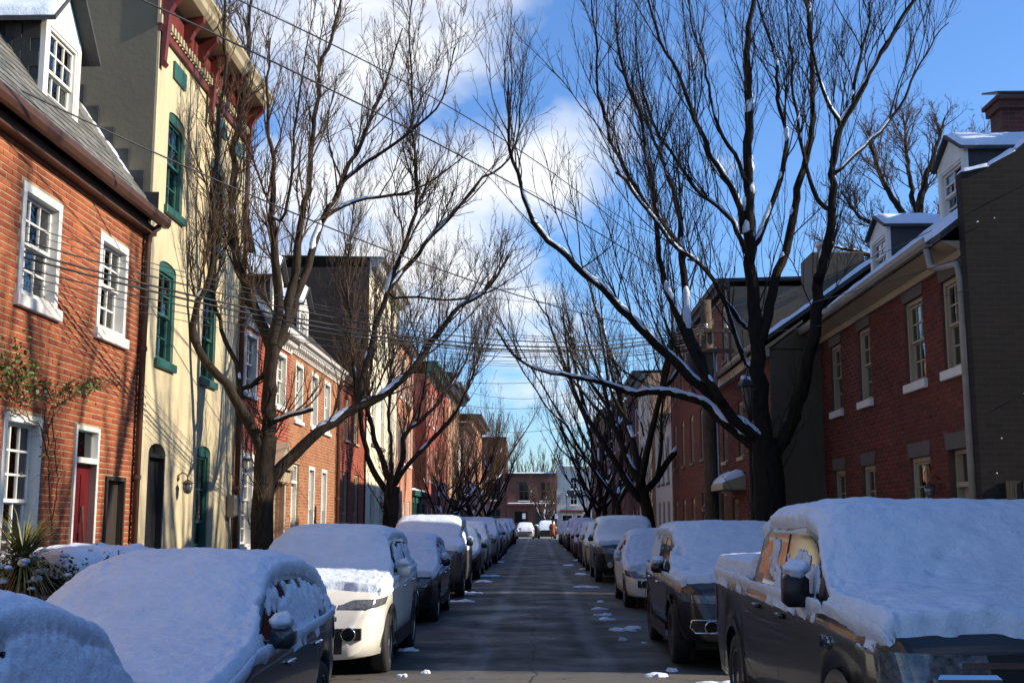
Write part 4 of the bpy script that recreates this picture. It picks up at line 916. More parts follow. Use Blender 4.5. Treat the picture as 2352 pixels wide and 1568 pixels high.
def surf_x(sp, y, z):
    S = car_section(sp, np.atleast_1d(np.asarray(y, float))); return np.array([np.interp(zz, s[3:11, 2], s[3:11, 0]) for s, zz in zip(S, np.atleast_1d(z))])
def yfront(sp, z):
    y = np.linspace(0, .3*sp['L'], 300); return float(np.interp(z, np.maximum.accumulate(car_prof(sp, y)), y))
def snow_on(sp, n, m, T, c0, seed, side=.28, bare=.26):
    L = sp['L']; y = np.linspace(-.01, L+.01, n); S = car_section(sp, np.clip(y, 0, L), .09)[:, 4:]; S[:, :, 1] = y[:, None]
    q = np.linspace(0, 1, m)**.9*(S.shape[1]-1); i = np.minimum(q.astype(int), S.shape[1]-2); f = (q-i)[None, :, None]
    H = S[:, i]*(1-f)+S[:, i+1]*f
    G = np.concatenate([H, H[:, ::-1][:, 1:]*np.array([-1, 1, 1])], 1)
    for _ in range(5): G[1:-1, 1:-1] = (G[1:-1, 1:-1]*2+G[:-2, 1:-1]+G[2:, 1:-1]+G[1:-1, :-2]+G[1:-1, 2:])/6
    gu = np.gradient(G, axis=0); gv = np.gradient(G, axis=1); N = np.cross(gu, gv); N /= np.linalg.norm(N, axis=2, keepdims=True)+1e-9
    N *= np.sign((N*(G-np.array([0, L/2, .6]))).sum(-1, keepdims=True))
    p = G+np.array([seed*3.7, seed*1.9, 0]); n1 = fbm(p*1.7, 3); n2 = fbm(p*6.5+9, 2); n3 = vnoise(p*23.)
    nz = np.clip(N[..., 2], 0, 1); hh = np.clip((S[:, -1, 2]-S[:, 2, 2])/.3, 0, 1)[:, None]; qq = np.concatenate([q, q[::-1][1:]])[None]
    nz = np.maximum(nz, (1-hh)*np.clip((qq-1.3)/.7, 0, 1)*(N[..., 2] > .05))
    cover = nz+side*n1+.24*n2+.13*n3-c0
    cover = cover-bare*hh*np.exp(-((qq-5.)/1.)**2)
    yh = yfront(sp, 1.13 if sp is SPEC['pickup'] else sp['prof'][3][1]-.02); cover = cover-2.2*np.clip((yh+.10+.05*n2-G[..., 1])/.16, 0, 1)
    t = np.clip(cover/.2, 0, 1)**.55
    thick = T*(.22+.78*nz**1.4)*(1+.07*n1+.09*n2)*(1-.45*hh*np.exp(-((qq-2.2)/.9)**2))+.007*n3+.003*vnoise(p*47.)
    off = np.where(cover > 0, t*thick, -.03)
    D = N*.62+np.array([0, 0, .5]); G2 = G+D*off[..., None]
    a, b = G.shape[:2]; Fq = grid_faces(a, b); keep = (cover.reshape(-1)[Fq] > -.25).any(1)
    return G2.reshape(-1, 3), Fq[keep]
CACHE = {}
def mesh_of(key, fn, m, smooth=True):
    if key not in CACHE:
        V, Fc = fn(); me = bpy.data.meshes.new(key[0]); me.from_pydata([tuple(map(float, v)) for v in V], [], [tuple(map(int, f)) for f in Fc])
        if smooth: me.polygons.foreach_set('use_smooth', [True]*len(me.polygons))
        me.materials.append(MATS[m]); CACHE[key] = me
    return CACHE[key]
def mbm(b): return lambda: (b.v, b.f)
def strip(sp, ya, yb, zlo, zhi, off=.006, n=9, sgn=1):
    """patch lying on the flank between two height functions of y"""
    ys = np.linspace(ya, yb, n); V = []
    for t in (0, .5, 1):
        z = np.array([zlo(q)*(1-t)+zhi(q)*t for q in ys]); x = surf_x(sp, ys, z)+off; V += [(sgn*a, b, c) for a, b, c in zip(x, ys, z)]
    Fq = grid_faces(3, n); return V, Fq
def wheel_mb(r, w=.21):
    t = MB().lathe([(r*.62, -w*.42), (r*.66, -w*.5), (r*.9, -w*.5), (r*.985, -w*.36), (r, -w*.2), (r, w*.2), (r*.985, w*.36), (r*.9, w*.5), (r*.66, w*.5), (r*.62, w*.42)], (0, 0, 0), 28, 0)
    rim = MB().lathe([(r*.655, .4*w), (r*.655, .46*w), (r*.60, .46*w), (r*.58, .15*w), (r*.2, .08*w), (r*.0, .08*w)], (0, 0, 0), 28, 0)
    for k in range(5):
        for da in (-.13, .13):
            a = 2*math.pi*k/5+da; c, s = math.cos(a), math.sin(a); p0, p1 = r*.08, r*.62; hw = r*.045
            rim.add([(w*x, c*p-s*q, s*p+c*q) for x in (.12, .40) for p, q in ((p0, -hw), (p1, -hw*.8), (p1, hw*.8), (p0, hw))], [(0, 1, 2, 3), (7, 6, 5, 4), (0, 4, 5, 1), (1, 5, 6, 2), (2, 6, 7, 3), (3, 7, 4, 0)])
    rim.lathe([(r*.13, .1*w), (r*.13, .42*w), (r*.1, .44*w), (0, .44*w)], (0, 0, 0), 12, 0)
    return t, rim
def blob(c, rad, seed, n=12, m=9):
    u = np.linspace(0, 2*np.pi, n, endpoint=False); v = np.linspace(0, np.pi, m); U, Vv = np.meshgrid(u, v, indexing='ij')
    d = np.stack([np.cos(U)*np.sin(Vv), np.sin(U)*np.sin(Vv), np.cos(Vv)], -1); P = np.array(c)+d*np.array(rad)*(1+.3*fbm(d*2.1+seed, 3))[..., None]
    idx = np.arange(n*m).reshape(n, m); idx = np.concatenate([idx, idx[:1]], 0)
    return P.reshape(-1, 3), np.stack([idx[:-1, :-1], idx[1:, :-1], idx[1:, 1:], idx[:-1, 1:]], -1).reshape(-1, 4)
def car(name, label, typ, paint, x, y, near=2, seed=1, T=.11, c0=.33, side=.28, group=None, rot=0., tail=False, trim=False, face=None, rim='alloy', snow=True):
    """near: 2 = full detail, 1 = middle distance, 0 = far"""
    sp = SPEC[typ]; L, W2 = sp['L'], sp['W']/2; pm = 'paint_'+paint; belt = lambda q: np.interp(q/L, [.2, .9], sp['belt'])
    o = root(name, label, 'car' if typ != 'pickup' else 'pickup truck', (x, y, 0.02), group, local=True); o.rotation_euler = (0, 0, rot)
    nb = (70, 46, 34)[2-near]
    link('body', mesh_of(('body', typ, nb, pm), lambda: car_body(sp, nb), pm), None, o)
    ub = MB().box(-W2+.28, W2-.28, .12*L, .9*L, .2, .75); ub.box(-W2+.1, W2-.1, sp['wx'][0]*L-.5, sp['wx'][0]*L+.5, .45, .8); ub.box(-W2+.1, W2-.1, sp['wx'][1]*L-.5, sp['wx'][1]*L+.5, .45, .8)
    link('underbody', mesh_of(('underbody', typ), mbm(ub), 'car_black', False), None, o)
    t, rm = wheel_mb(sp['wr'])
    for wx in sp['wx']:
        for sg in (-1, 1):
            wl_ = link('wheel', mesh_of(('tyre', sp['wr']), mbm(t), 'tyre'), None, o); wl_.location = (sg*(W2-.115), wx*L, sp['wr']); 
            if sg < 0: wl_.rotation_euler = (0, 0, math.pi)
            link('rim', mesh_of(('rim', sp['wr'], rim), mbm(rm), rim, False), None, wl_)
    # glass
    p = np.array(sp['prof']); yc, yr = p[np.argmax(p[:, 0] > .22), 0]*L, 0
    pick = typ == 'pickup'
    c0y, c1y = (.225, .33) if pick else (.29, .45); r0y, r1y = (.61, .648) if pick else ((.72, .85) if typ == 'sedan' else (.90, .965))
    top = lambda q: max(belt(q)+.03, float(car_prof(sp, np.array([q]))[0])-.10)
    bt = lambda q: belt(q)+.025
    wins = [(c0y+.055, .455), (.47, .595)] if pick else [(c0y+.04, .50), (.525, .735), (.75, .83)]
    for sg in (-1, 1):
        for (a, b) in wins:
            link('side_window', mesh_of(('side_window', typ, a, sg), lambda: strip(sp, a*L, b*L, bt, top, .006, 10, sg), 'car_glass'), None, o)
    for nm, (a, b) in (('windscreen', (c0y, c1y)), ('rear_window', (r0y, r1y))):
        def fn(a=a, b=b):
            ys = np.linspace(a*L+.06, b*L-.03, 8); S = car_section(sp, ys); V = []
            for s in S:
                we = s[10, 0]-.03
                for q in np.linspace(-1, 1, 9): V.append((q*we, s[0, 1], np.interp(abs(q)*we, s[10:, 0][::-1], s[10:, 2][::-1])+.008))
            return V, grid_faces(8, 9)
        link(nm, mesh_of((nm, typ), fn, 'car_glass'), None, o)
    # nose
    h0, h1 = (.62, .76) if typ in ('sedan', 'hatch', 'wagon') else (.78, .88) if typ in ('suv', 'jeep') else (.82, 1.0) if typ == 'big_suv' else (.84, 1.10)
    for sg in (-1, 1):
        def lamp():
            V = []; n = 12
            for t in (0, .5, 1):
                for i in range(n):
                    z = (h0+.05*i/n)*(1-t)+(h1+.035*i/n)*t; f = yfront(sp, z)
                    if i < 4: yy = f-.012; xx = (.46+.13*i)*float(car_w(sp, f+.0))/.9
                    else: yy = f+(i-4)/(n-5)*(.30 if not pick else .2); xx = float(car_w(sp, yy))+.012
                    V.append((sg*min(xx, float(car_w(sp, yy+.02))+.012), yy, z))
            return V, grid_faces(3, n)
        if not tail: link('headlight', mesh_of(('headlight', typ, sg), lamp, 'lamp_clear'), None, o)
        tl = strip(sp, L*.93, L*.995, lambda q: belt(q)-.22, lambda q: belt(q)-.03, .01, 5, sg) if not pick else strip(sp, L*.968, L*.997, lambda q: .82, lambda q: 1.2, .012, 5, sg)
        link('tail_light', mesh_of(('tail_light', typ, sg), lambda: tl, 'lamp_red'), None, o)
        if near:
            mz = belt(.34*L)+.10; my = (c0y+.07)*L; mw = .16; mh = .07 if not pick else .105
            mxx = float(surf_x(sp, [my], [mz-.06])[0])
            mb_ = MB(); mb_.box(mxx-.02, mxx+.06, my-.03, my+.05, mz-.05, mz-.02); mb_.box(mxx+.04, mxx+.04+mw, my-.06, my+.06, mz-mh, mz+mh, .03)
            if sg < 0: mb_.v = [(-a, b, c) for a, b, c in mb_.v]
            M = link('mirror', mesh_of(('mirror', typ, sg, pm), mbm(mb_), pm if not pick else 'car_black'), None, o)
            if snow: link('snow', mesh_of(('snow', typ, sg, seed, 'm'), lambda: blob((sg*(mxx+.04+mw*.45), my+.0, mz+mh+.03), (mw*.5, .085, .062), seed*1.7+sg, 18, 13), 'snow'), None, M)
    if not tail:
        gw = W2*(.42 if not pick else .62); gz0, gz1 = (h0-.12, h1-.04) if not pick else (.70, 1.10)
        yg = yfront(sp, gz0)-.012; yh = yfront(sp, gz1)+.03; g = MB().add([(-gw, yg, gz0), (gw, yg, gz0), (gw, yh+.1, gz0), (-gw, yh+.1, gz0), (-gw*.95, yh-.042, gz1), (gw*.95, yh-.042, gz1), (gw*.95, yh+.1, gz1), (-gw*.95, yh+.1, gz1)], [(3, 2, 1, 0), (4, 5, 6, 7), (0, 1, 5, 4), (1, 2, 6, 5), (2, 3, 7, 6), (3, 0, 4, 7)]); G_ = link('grille', mesh_of(('grille', typ), mbm(g), 'car_black', False), None, o)
        for k in range(3 if not pick else 4):
            zz = gz0+(gz1-gz0)*(k+.5)/(3 if not pick else 4); yb_ = yg+(yh-.042-yg)*(zz-gz0)/(gz1-gz0); q = MB().box(-gw+.02, gw-.02, yb_-.018, yb_+.02, zz-.016, zz+.016)
            link('grille_bar', mesh_of(('grille_bar', typ, k), mbm(q), 'chrome' if typ in ('pickup', 'big_suv') else 'zinc', False), None, G_)
        q = MB().box(-W2*.5, W2*.5, -.008, .03, .3, min(gz0-.1, .5), .004); link('air_intake', mesh_of(('air_intake', typ), mbm(q), 'car_black', False), None, o)
        q = MB().box(-.26, .26, -.03, -.012, .44, .56); link('number_plate', mesh_of(('number_plate', typ), mbm(q), 'sign_white', False), None, o)
        if near:
            for sg in (-1, 1):
                fx = W2*.60; fy = float(np.interp(fx, car_w(sp, np.linspace(0, .3, 40)), np.linspace(0, .3, 40)))
                hs = MB().box(fx-.17, fx+.12, fy-.008, fy+.2, .45, .58, .005)
                if sg < 0: hs.v = [(-a, b, c) for a, b, c in hs.v]
                Hs = link('fog_light', mesh_of(('fog_light', typ, sg), mbm(hs), 'car_black', False), None, o)
                fl = MB().lathe([(.0, -.012), (.055, -.014), (.07, -.008), (.075, .02)], (sg*(fx-.02), fy-.01, .515), 16, 1); link('lens', mesh_of(('lens', typ, sg), mbm(fl), 'lamp_clear'), None, Hs)
                rg = MB().lathe([(.072, -.016), (.082, -.016), (.082, .0), (.072, .0)], (sg*(fx-.02), fy-.01, .515), 16, 1); link('ring', mesh_of(('ring', typ, sg), mbm(rg), 'chrome'), None, Hs)
    if near == 2:
        for sg in (-1, 1):
            for yy in ([.30, .50, .735] if not pick else [.232, .46, .605, .652]):
                link('door_seam', mesh_of(('door_seam', typ, yy, sg), lambda: strip(sp, yy*L-.005, yy*L+.005, lambda q: float(arch_z(sp, q))+.04, lambda q: belt(q)-.01, .002, 2, sg), 'car_black'), None, o)
            for yy in (.47, .70) if not pick else (.43, .585):
                hx = float(surf_x(sp, [yy*L], [belt(yy*L)-.12])[0]); q = MB().box(hx-.01, hx+.035, yy*L-.1, yy*L+.1, belt(yy*L)-.14, belt(yy*L)-.105, .01)
                if sg < 0: q.v = [(-a, b, c) for a, b, c in q.v]
                link('door_handle', mesh_of(('door_handle', typ, yy, sg, pm), mbm(q), 'chrome' if not pick else pm), None, o)
            link('sill_trim', mesh_of(('sill_trim', typ, sg), lambda: strip(sp, (sp['wx'][0])*L+sp['wr']*1.3, sp['wx'][1]*L-sp['wr']*1.3, lambda q: .26, lambda q: .37 if not trim else .44, .008, 12, sg), 'car_black'), None, o)
            if trim or pick:
                for wx in sp['wx']:
                    V = []; a_ = np.linspace(.08, math.pi-.08, 21)
                    for rr in (1.14, 1.33):
                        yy = wx*L+np.cos(a_)*sp['wr']*rr; zz = sp['wr']+np.sin(a_)*sp['wr']*rr*.99; xx = surf_x(sp, np.full(21, wx*L), zz)+.014; V += [(sg*a, b, c) for a, b, c in zip(xx, yy, zz)]
                    link('wheel_arch', mesh_of(('wheel_arch', typ, wx, sg), lambda: (V, grid_faces(2, 21)), 'car_black' if trim else pm), None, o)
    if snow:
        n, m = ((300, 96), (130, 46), (70, 26))[2-near]; key = ('snow', typ, seed if near else seed % 3, near)
        s_ = link('snow', mesh_of(key, lambda: snow_on(sp, n, m, T, c0, seed if near else seed % 3, side), 'snow'), None, o)
    return o
XL, XR = -2.62, 2.62
car('parked_car', 'car under thick smooth snow parked ahead of the slate blue estate car', 'hatch', 'silver', XL-.0, 1.45, 2, 11, .10, .0)
car('parked_car', 'slate blue estate car mostly buried in snow beside the clipped hedge', 'wagon', 'slate_blue', XL, 6.4, 2, 12, .10, .36, .28)
car('parked_car', 'white compact car with tall roof, snowy bonnet and one round fog lamp in the sun', 'suv', 'white', XL-.02, 13.45, 2, 13, .09, .30, .26, trim=True)
car('parked_car', 'dark hatchback with snow down to its bumper behind the white tall compact car', 'hatch', 'charcoal', XL, 20.6, 2, 14, .10, .14, .24)
car('parked_car', 'large bronze car with sunlit snow on its bonnet behind the dark hatchback', 'big_suv', 'bronze', XL-.05, 27.3, 1, 15, .10, .30, .25)
car('parked_car', 'low black saloon with half cleared windows behind the large bronze car', 'sedan', 'black', XL, 35.6, 1, 16, .10, .45, .25)
WORD = dict(suv='tall compact car', big_suv='large high car', sedan='saloon', hatch='hatchback')
far_l = [('suv', 'white', 42.2), ('big_suv', 'silver', 48.6), ('suv', 'charcoal', 55.4), ('sedan', 'silver', 61.8), ('suv', 'navy', 68.4), ('hatch', 'white', 75.), ('suv', 'black', 81.4), ('big_suv', 'charcoal', 88.), ('sedan', 'beige', 95.)]
far_r = [('suv', 'beige', 41.6), ('suv', 'black', 48.), ('sedan', 'maroon', 54.4), ('suv', 'silver', 60.8), ('big_suv', 'black', 67.4), ('hatch', 'navy', 74.2), ('suv', 'white', 80.6), ('sedan', 'charcoal', 87.), ('suv', 'charcoal', 93.4)]
for i, (t_, c_, y_) in enumerate(far_l): car('parked_car', f'snow covered {c_} {WORD[t_]} in the far row before the sunlit houses', t_, c_, XL+random.uniform(-.06, .08), y_, 1 if y_ < 56 else 0, 20+i, .11, .27, group='far cars on the sunny side')
car('pickup_truck', 'dark grey pickup truck with snow heaped on bonnet, cab and bed', 'pickup', 'pickup', 2.76, 6.15, 2, 31, .11, .29, .36)
car('parked_car', 'black off road car with chrome ringed bumper light behind the pickup truck', 'jeep', 'black', 2.62, 14.4, 2, 32, .10, .34, .38, trim=True, rim='dark_alloy')
car('parked_car', 'low white saloon with snow over its doors behind the black off road car', 'sedan', 'white', 2.66, 24., 1, 33, .11, .26, .32)
car('parked_car', 'big charcoal car with wide chrome barred grille and level snow load', 'big_suv', 'charcoal', 2.62, 34., 1, 34, .11, .30, .25)
for i, (t_, c_, y_) in enumerate(far_r): car('parked_car', f'snow covered {c_} {WORD[t_]} in the far row before the shaded houses', t_, c_, XR+random.uniform(-.08, .06), y_, 1 if y_ < 56 else 0, 40+i, .11, .27, group='far cars on the shaded side')
car('parked_car', 'silver saloon seen from behind stopped at the cobbled crossing', 'sedan', 'silver', -1.15, 107., 0, 51, .1, .55, tail=True, rot=math.pi).location.y = 116
car('parked_car', 'dark car seen from behind on the cobbles next to the dustbin', 'suv', 'black', .95, 112., 0, 52, .1, .5, tail=True, rot=math.pi).location.y = 119
car('parked_car', 'white snow topped car standing crosswise beyond the cobbles', 'suv', 'white', -12, 136, 0, 53, rot=R(90)); car('parked_car', 'dark green car with snowy roof standing crosswise further along', 'sedan', 'navy', -6.5, 142, 0, 54, rot=R(90))
# badge on the pickup's wing, wipers
pk = next(o for o in COL.objects if o.name == 'pickup_truck'); sp = SPEC['pickup']
bx = float(surf_x(sp, [1.22], [1.06])[0]); tm = link('badge', text_mesh('F150', .105, .008), 'chrome', pk); tm.location = (-bx-.012, 1.2, 1.05); tm.rotation_euler = (R(90), 0, R(-90))
MB().tube([(-.74, 1.52, 1.36), (-.80, 1.62, 1.60)], .014, 6).build('wiper', 'car_black', pk)
q = MB().box(-.98, .98, -.16, .04, .50, .68, .03); q.build('bumper', 'chrome', pk)
for sg in (-1, 1): MB().box(sg*.62-.16, sg*.62+.16, -.10, -.03, .76, 1.02, .02).build('grille_surround', 'chrome', pk)
jp = next(o for o in COL.objects if o.get('label', '').startswith('black off road'))
MB().tube([(-.78, .0, .60), (-.42, -.03, .60), (-.40, -.03, .50), (-.46, -.03, .45), (-.74, 0., .45), (-.80, .02, .52), (-.78, 0, .60)], .012, 6).build('chrome_ring', 'chrome', jp, True)
# ------------------------------------------------------------------ bare trees
def unit(v): return v/(np.linalg.norm(v, axis=-1, keepdims=True)+1e-9)
def resample(P, Rd, step):
    P = np.asarray(P, float); d = np.concatenate([[0], np.cumsum(np.linalg.norm(np.diff(P, axis=0), axis=1))]); n = max(4, int(d[-1]/step)+1); t = np.linspace(0, d[-1], n)
    return np.stack([np.interp(t, d, P[:, i]) for i in range(3)], 1), np.interp(t, d, Rd)
def smooth_line(P, it=2):
    for _ in range(it): P[1:-1] = (P[:-2]+2*P[1:-1]+P[2:])/4
    return P
def grow(g, P, Rd, count, K, lmin, lmax, ang=(.5, .9), up=.25, wig=.22, t0=.15, t1=1., rmul=.6, rmax=.03, rmin=.0025, taper=.25, droop=0., cen=None, out=0.):
    """branches of one order: P (n,k,3) parents -> (count,K,3)"""
    n, k, _ = P.shape; ln = np.linalg.norm(np.diff(P, axis=1), axis=2).sum(1); pi = g.choice(n, count, p=ln/ln.sum())
    t = t0+(t1-t0)*g.random(count)**.85; q = t*(k-1); i = np.minimum(q.astype(int), k-2); f = q-i
    p = P[pi, i]*(1-f)[:, None]+P[pi, i+1]*f[:, None]; r0 = Rd[pi, i]*(1-f)+Rd[pi, i+1]*f; d0 = unit(P[pi, i+1]-P[pi, i])
    rnd = unit(g.normal(size=(count, 3))); perp = unit(np.cross(d0, rnd)); a = g.uniform(*ang, count)[:, None]
    d = unit(d0*np.cos(a)+perp*np.sin(a)+np.array([0, 0, up*.8]))
    if cen is not None: d = unit(d+out*unit((p-cen)*np.array([1, 1, .2])))
    length = g.uniform(lmin, lmax, count)*(1.15-.6*t)*np.minimum(1.2, .45+ln[pi]/2.2); st = (length/(K-1))[:, None]
    pts = [p]
    for j in range(K-1):
        d = unit(d+np.array([0, 0, up-droop*j])/(K-1)*1.3+g.normal(0, wig, (count, 3))/math.sqrt(K-1)*1.4); p = p+d*st; pts.append(p)
    r = np.clip(r0*rmul, rmin, rmax)
    return np.stack(pts, 1), np.clip(r[:, None]*np.linspace(1, taper, K)[None], rmin*.7, None)
def tubes(name, parts, m, parent):
    V, Fq, b = [], [], 0
    for P, Rd, n in parts:
        v, f = tube_np(P, Rd, n); V.append(v); Fq.append(f+b); b += len(v)
    return mesh_np(name, np.concatenate(V), np.concatenate(Fq), m, parent, True)
def limb_mesh(limbs): return [(P[None], Rd[None], 10 if Rd[0] > .05 else 7) for P, Rd in limbs]
def limb_snow(parent, limbs, g, thr=.1, rmin=.03, amount=1., name='snow', seed=0):
    """snow lying on the upper side of the limbs, in broken runs"""
    V, Fq, b = [], [], 0
    for li, (P, Rd) in enumerate(limbs):
        P, Rd = resample(P, Rd, .06); T = unit(np.gradient(P, axis=0)); nz = 1-np.abs(T[:, 2])
        on = (fbm(P*2.3+seed+li, 2)+nz*1.6-.5 > thr) & (Rd > rmin)
        i = 0
        while i < len(P):
            if not on[i]: i += 1; continue
            j = i
            while j < len(P) and on[j]: j += 1
            if j-i >= 3:
                Q = P[i:j].copy(); r = Rd[i:j]; w = np.sqrt(np.clip(np.minimum(np.arange(j-i), np.arange(j-i)[::-1])/2.5, 0, 1))
                lum = 1+.22*fbm(Q*9.+3, 2); upv = np.array([0, 0, 1.])-T[i:j]*T[i:j][:, 2:3]; upv = unit(upv)
                Q += upv*(r*.5*amount)[:, None]; v, f = tube_np(Q[None], (np.minimum(r*.82, .085)*w*lum+.006)[None], 7); V.append(v); Fq.append(f+b); b += len(v)
            i = j
    if V: return kind(mesh_np(name, np.concatenate(V), np.concatenate(Fq), 'snow', parent, True), 'stuff')
def batch(limbs, K=14):
    Ps, Rs = [], []
    for P, Rd in limbs:
        d = np.linspace(0, len(P)-1, K); i = np.minimum(d.astype(int), len(P)-2); f = (d-i)[:, None]; Ps.append(P[i]*(1-f)+P[i+1]*f); Rs.append(Rd[i]*(1-f[:, 0])+Rd[i+1]*f[:, 0])
    return np.stack(Ps), np.stack(Rs)
def traced(zoom, pts, Y0, dy, r0, r1, y0t=0., wob=.02):
    """a limb followed through the photograph's perspective, at its own depth Y0 -> Y0+dy"""
    (ox, oy, sc) = zoom; n = len(pts); out = []
    for i, (a, b) in enumerate(pts):
        t = i/(n-1); out.append(PY((ox+a/sc)/1.7415, (oy+b/sc)/1.7415, Y0+dy*t))
    P = np.array(out); Rd = np.linspace(r0, r1, n)**1.; P, Rd = resample(P, Rd, .22); P = smooth_line(P, 2)
    P[1:-1] += np.random.default_rng(len(pts)*7+int(r0*1e3)).normal(0, wob, P[1:-1].shape)*np.minimum(1, Rd[1:-1]/.02)[:, None]
    return P, Rd
def make_tree(name, label, base, limbs, seed, l1, l2, l3, bark='bark_grey', twig='twig_tan', up=(.5, .5, .4), snow_thr=.1, group=None, leaf=0, split_r=.035, out=0., r3=.0024, wig=.2, rm=(.017, .007)):
    g = np.random.default_rng(seed); o = root(name, label, 'tree', base, group)
    for i in range(1, len(limbs)):          # every limb grows out of an earlier one
        P, Rd = limbs[i]; Q = np.concatenate([l[0] for l in limbs[:i]]); d = np.linalg.norm(Q-P[0], axis=1); j = int(d.argmin())
        if d[j] > .04: P2 = np.concatenate([[Q[j]], P]); limbs[i] = resample(P2, np.concatenate([[Rd[0]], Rd]), .2)
    P0, R0 = batch(limbs, 16); c0 = np.array(base)
    P1, R1 = grow(g, P0, R0, l1[0], 9, l1[1], l1[2], (.35, .8), up[0], wig, .2, 1., .5, rm[0], .0055, .3, cen=c0, out=out)
    P2, R2 = grow(g, np.concatenate([P1]), np.concatenate([R1]), l2[0], 6, l2[1], l2[2], (.35, .85), up[1], wig*1.1, .1, 1., .6, rm[1], .0036, .5, cen=c0, out=out*.5)
    P3, R3 = grow(g, P2, R2, l3[0], 4, l3[1], l3[2], (.35, .9), up[2], wig*1.2, .1, 1., .7, .0055, r3, .7)
    tr = tubes('trunk', limb_mesh(limbs), bark, o)
    tubes('crown', [(P1, R1, 5), (P2, R2, 4), (P3, R3, 3)], twig, o)
    limb_snow(o, limbs, g, snow_thr, .025, 1., 'snow', seed)
    if leaf:
        ii = g.choice(len(P3), leaf); c = P3[ii, -1]; s = g.uniform(.02, .045, (leaf, 1)); a = unit(g.normal(size=(leaf, 3)))*s; b = unit(g.normal(size=(leaf, 3)))*s*.6
        V = np.stack([c-a, c+b, c+a, c-b], 1).reshape(-1, 3); kind(mesh_np('leaves', V, np.arange(len(V)).reshape(-1, 4), 'brown_leaf', o), 'stuff')
    return o
ZA = (800, 900, 1.4255); ZB = (500, 0, 1.3069); ZC = (500, 800, 1.568); ZD = (2200, 900, 1.3064); ZE = (2000, 0, 1.206); ZF = (2800, 0, 1.206); ZS = (0, 0, 1/1.7415)  # ZS: plain view units

def to(z, pts): return [((z[0]+a/z[2])/1.7415, (z[1]+b/z[2])/1.7415) for a, b in pts]
RS = 1.
def T(pts, Y0, dy, r0, r1, wob=.02): return traced((0, 0, 1/1.7415), pts, Y0, dy, r0*RS, r1*RS**.5, 0, wob)
# tree before the cream and red houses
RS = .74; Y = 17.2; bl = PY(604, 1290, Y); bl[2] = .1
L1 = [T([(606, 1420), (604, 1300), (602, 1200), (604, 1130), (606, 1060), (614, 1000)], Y, 0, .24, .165, .01),
      T([(606, 1060)]+to(ZC, [(840, 1480), (770, 1400), (735, 1300), (700, 1220), (640, 1140), (560, 1050), (480, 990), (425, 900), (405, 800), (425, 700), (480, 600), (540, 480), (545, 300), (560, 120), (560, -100)])+to(ZB, [(530, 300), (520, 0), (515, -180)]), Y, -1.2, .115, .018),
      T(to(ZC, [(735, 1300), (742, 1180), (700, 1050), (650, 900), (600, 790), (570, 690), (545, 560), (560, 400), (600, 200), (610, 0), (600, -200)]), Y-.1, 1.0, .06, .014),
      T(to(ZC, [(770, 1170), (850, 1130), (890, 1080)]), Y, 0, .05, .045),
      T([(614, 1000)]+to(ZA, [(395, 1000), (395, 820), (415, 720), (320, 500), (240, 270), (190, 150)])+to(ZB, [(555, 1000), (570, 800), (600, 600), (640, 300), (660, 0), (670, -150)]), Y, .9, .15, .018),
      T([(612, 960)]+to(ZA, [(415, 720), (440, 560), (430, 300), (428, 130)])+to(ZB, [(780, 1130), (760, 980), (770, 760), (740, 500), (760, 200)]), Y, -.8, .13, .012),
      T(to(ZA, [(418, 740), (470, 600), (520, 400), (545, 200), (575, 60)])+to(ZB, [(880, 1300), (930, 1100), (970, 900), (985, 700), (1010, 400), (1100, 150), (1130, 0), (1160, -150)]), Y, .5, .115, .014),
      T(to(ZA, [(430, 700), (500, 560), (580, 330), (650, 150)])+to(ZB, [(1020, 1200), (1060, 1100), (1100, 1000), (1180, 850), (1280, 660), (1340, 500), (1400, 330), (1450, 150)]), Y, 1.6, .10, .012),
      T(to(ZB, [(1050, 1140), (1150, 1060), (1300, 1020), (1420, 1015), (1520, 1012), (1620, 940), (1700, 860), (1800, 800)]), Y+.9, .8, .045, .009),
      T(to(ZB, [(1100, 1000), (1220, 870), (1330, 800), (1500, 690), (1570, 630), (1660, 540), (1700, 400), (1720, 250)]), Y+1., -.6, .045, .009),
      T(to(ZB, [(830, 1160), (870, 980), (870, 800), (900, 560), (930, 350), (980, 100)]), Y-.6, -1., .035, .008),
      T([(604, 1130), (625, 1085)]+to(ZA, [(500, 1340), (600, 1230), (700, 1160), (800, 1080), (900, 1040), (1000, 1020), (1080, 960), (1170, 860), (1240, 770), (1340, 640), (1400, 540), (1480, 470), (1600, 400), (1700, 300), (1760, 180)]), Y, 1.6, .135, .022),
      T(to(ZA, [(895, 1030), (890, 910), (930, 860), (985, 640), (1040, 450), (1060, 370), (1130, 250), (1200, 60)])+to(ZB, [(1530, 1050), (1530, 900), (1500, 750), (1500, 400), (1480, 200), (1500, 0)]), Y+.9, .7, .075, .012),
      T(to(ZA, [(1060, 370), (1110, 340), (1200, 220), (1330, 60)])+to(ZB, [(1720, 1120), (1760, 1060), (1830, 970), (1900, 910), (2000, 880), (2060, 700), (2070, 500), (2080, 350)]), Y+1.3, 1.2, .055, .010),
      T(to(ZB, [(1380, 1560), (1480, 1540), (1600, 1560), (1740, 1580), (1880, 1540), (2000, 1480), (2120, 1380)]), Y+1.2, .8, .03, .008),
      T(to(ZA, [(430, 1130), (470, 1090), (560, 1070), (640, 1050)]), Y, -.5, .05, .035)]
make_tree('bare_tree', 'grey barked leafless tree with a long snow topped limb in front of the cream house', bl, L1, 1, (300, .6, 1.7), (2300, .3, .85), (9500, .1, .36), leaf=60, up=(.55, .4, .3), wig=.26, snow_thr=-.05)
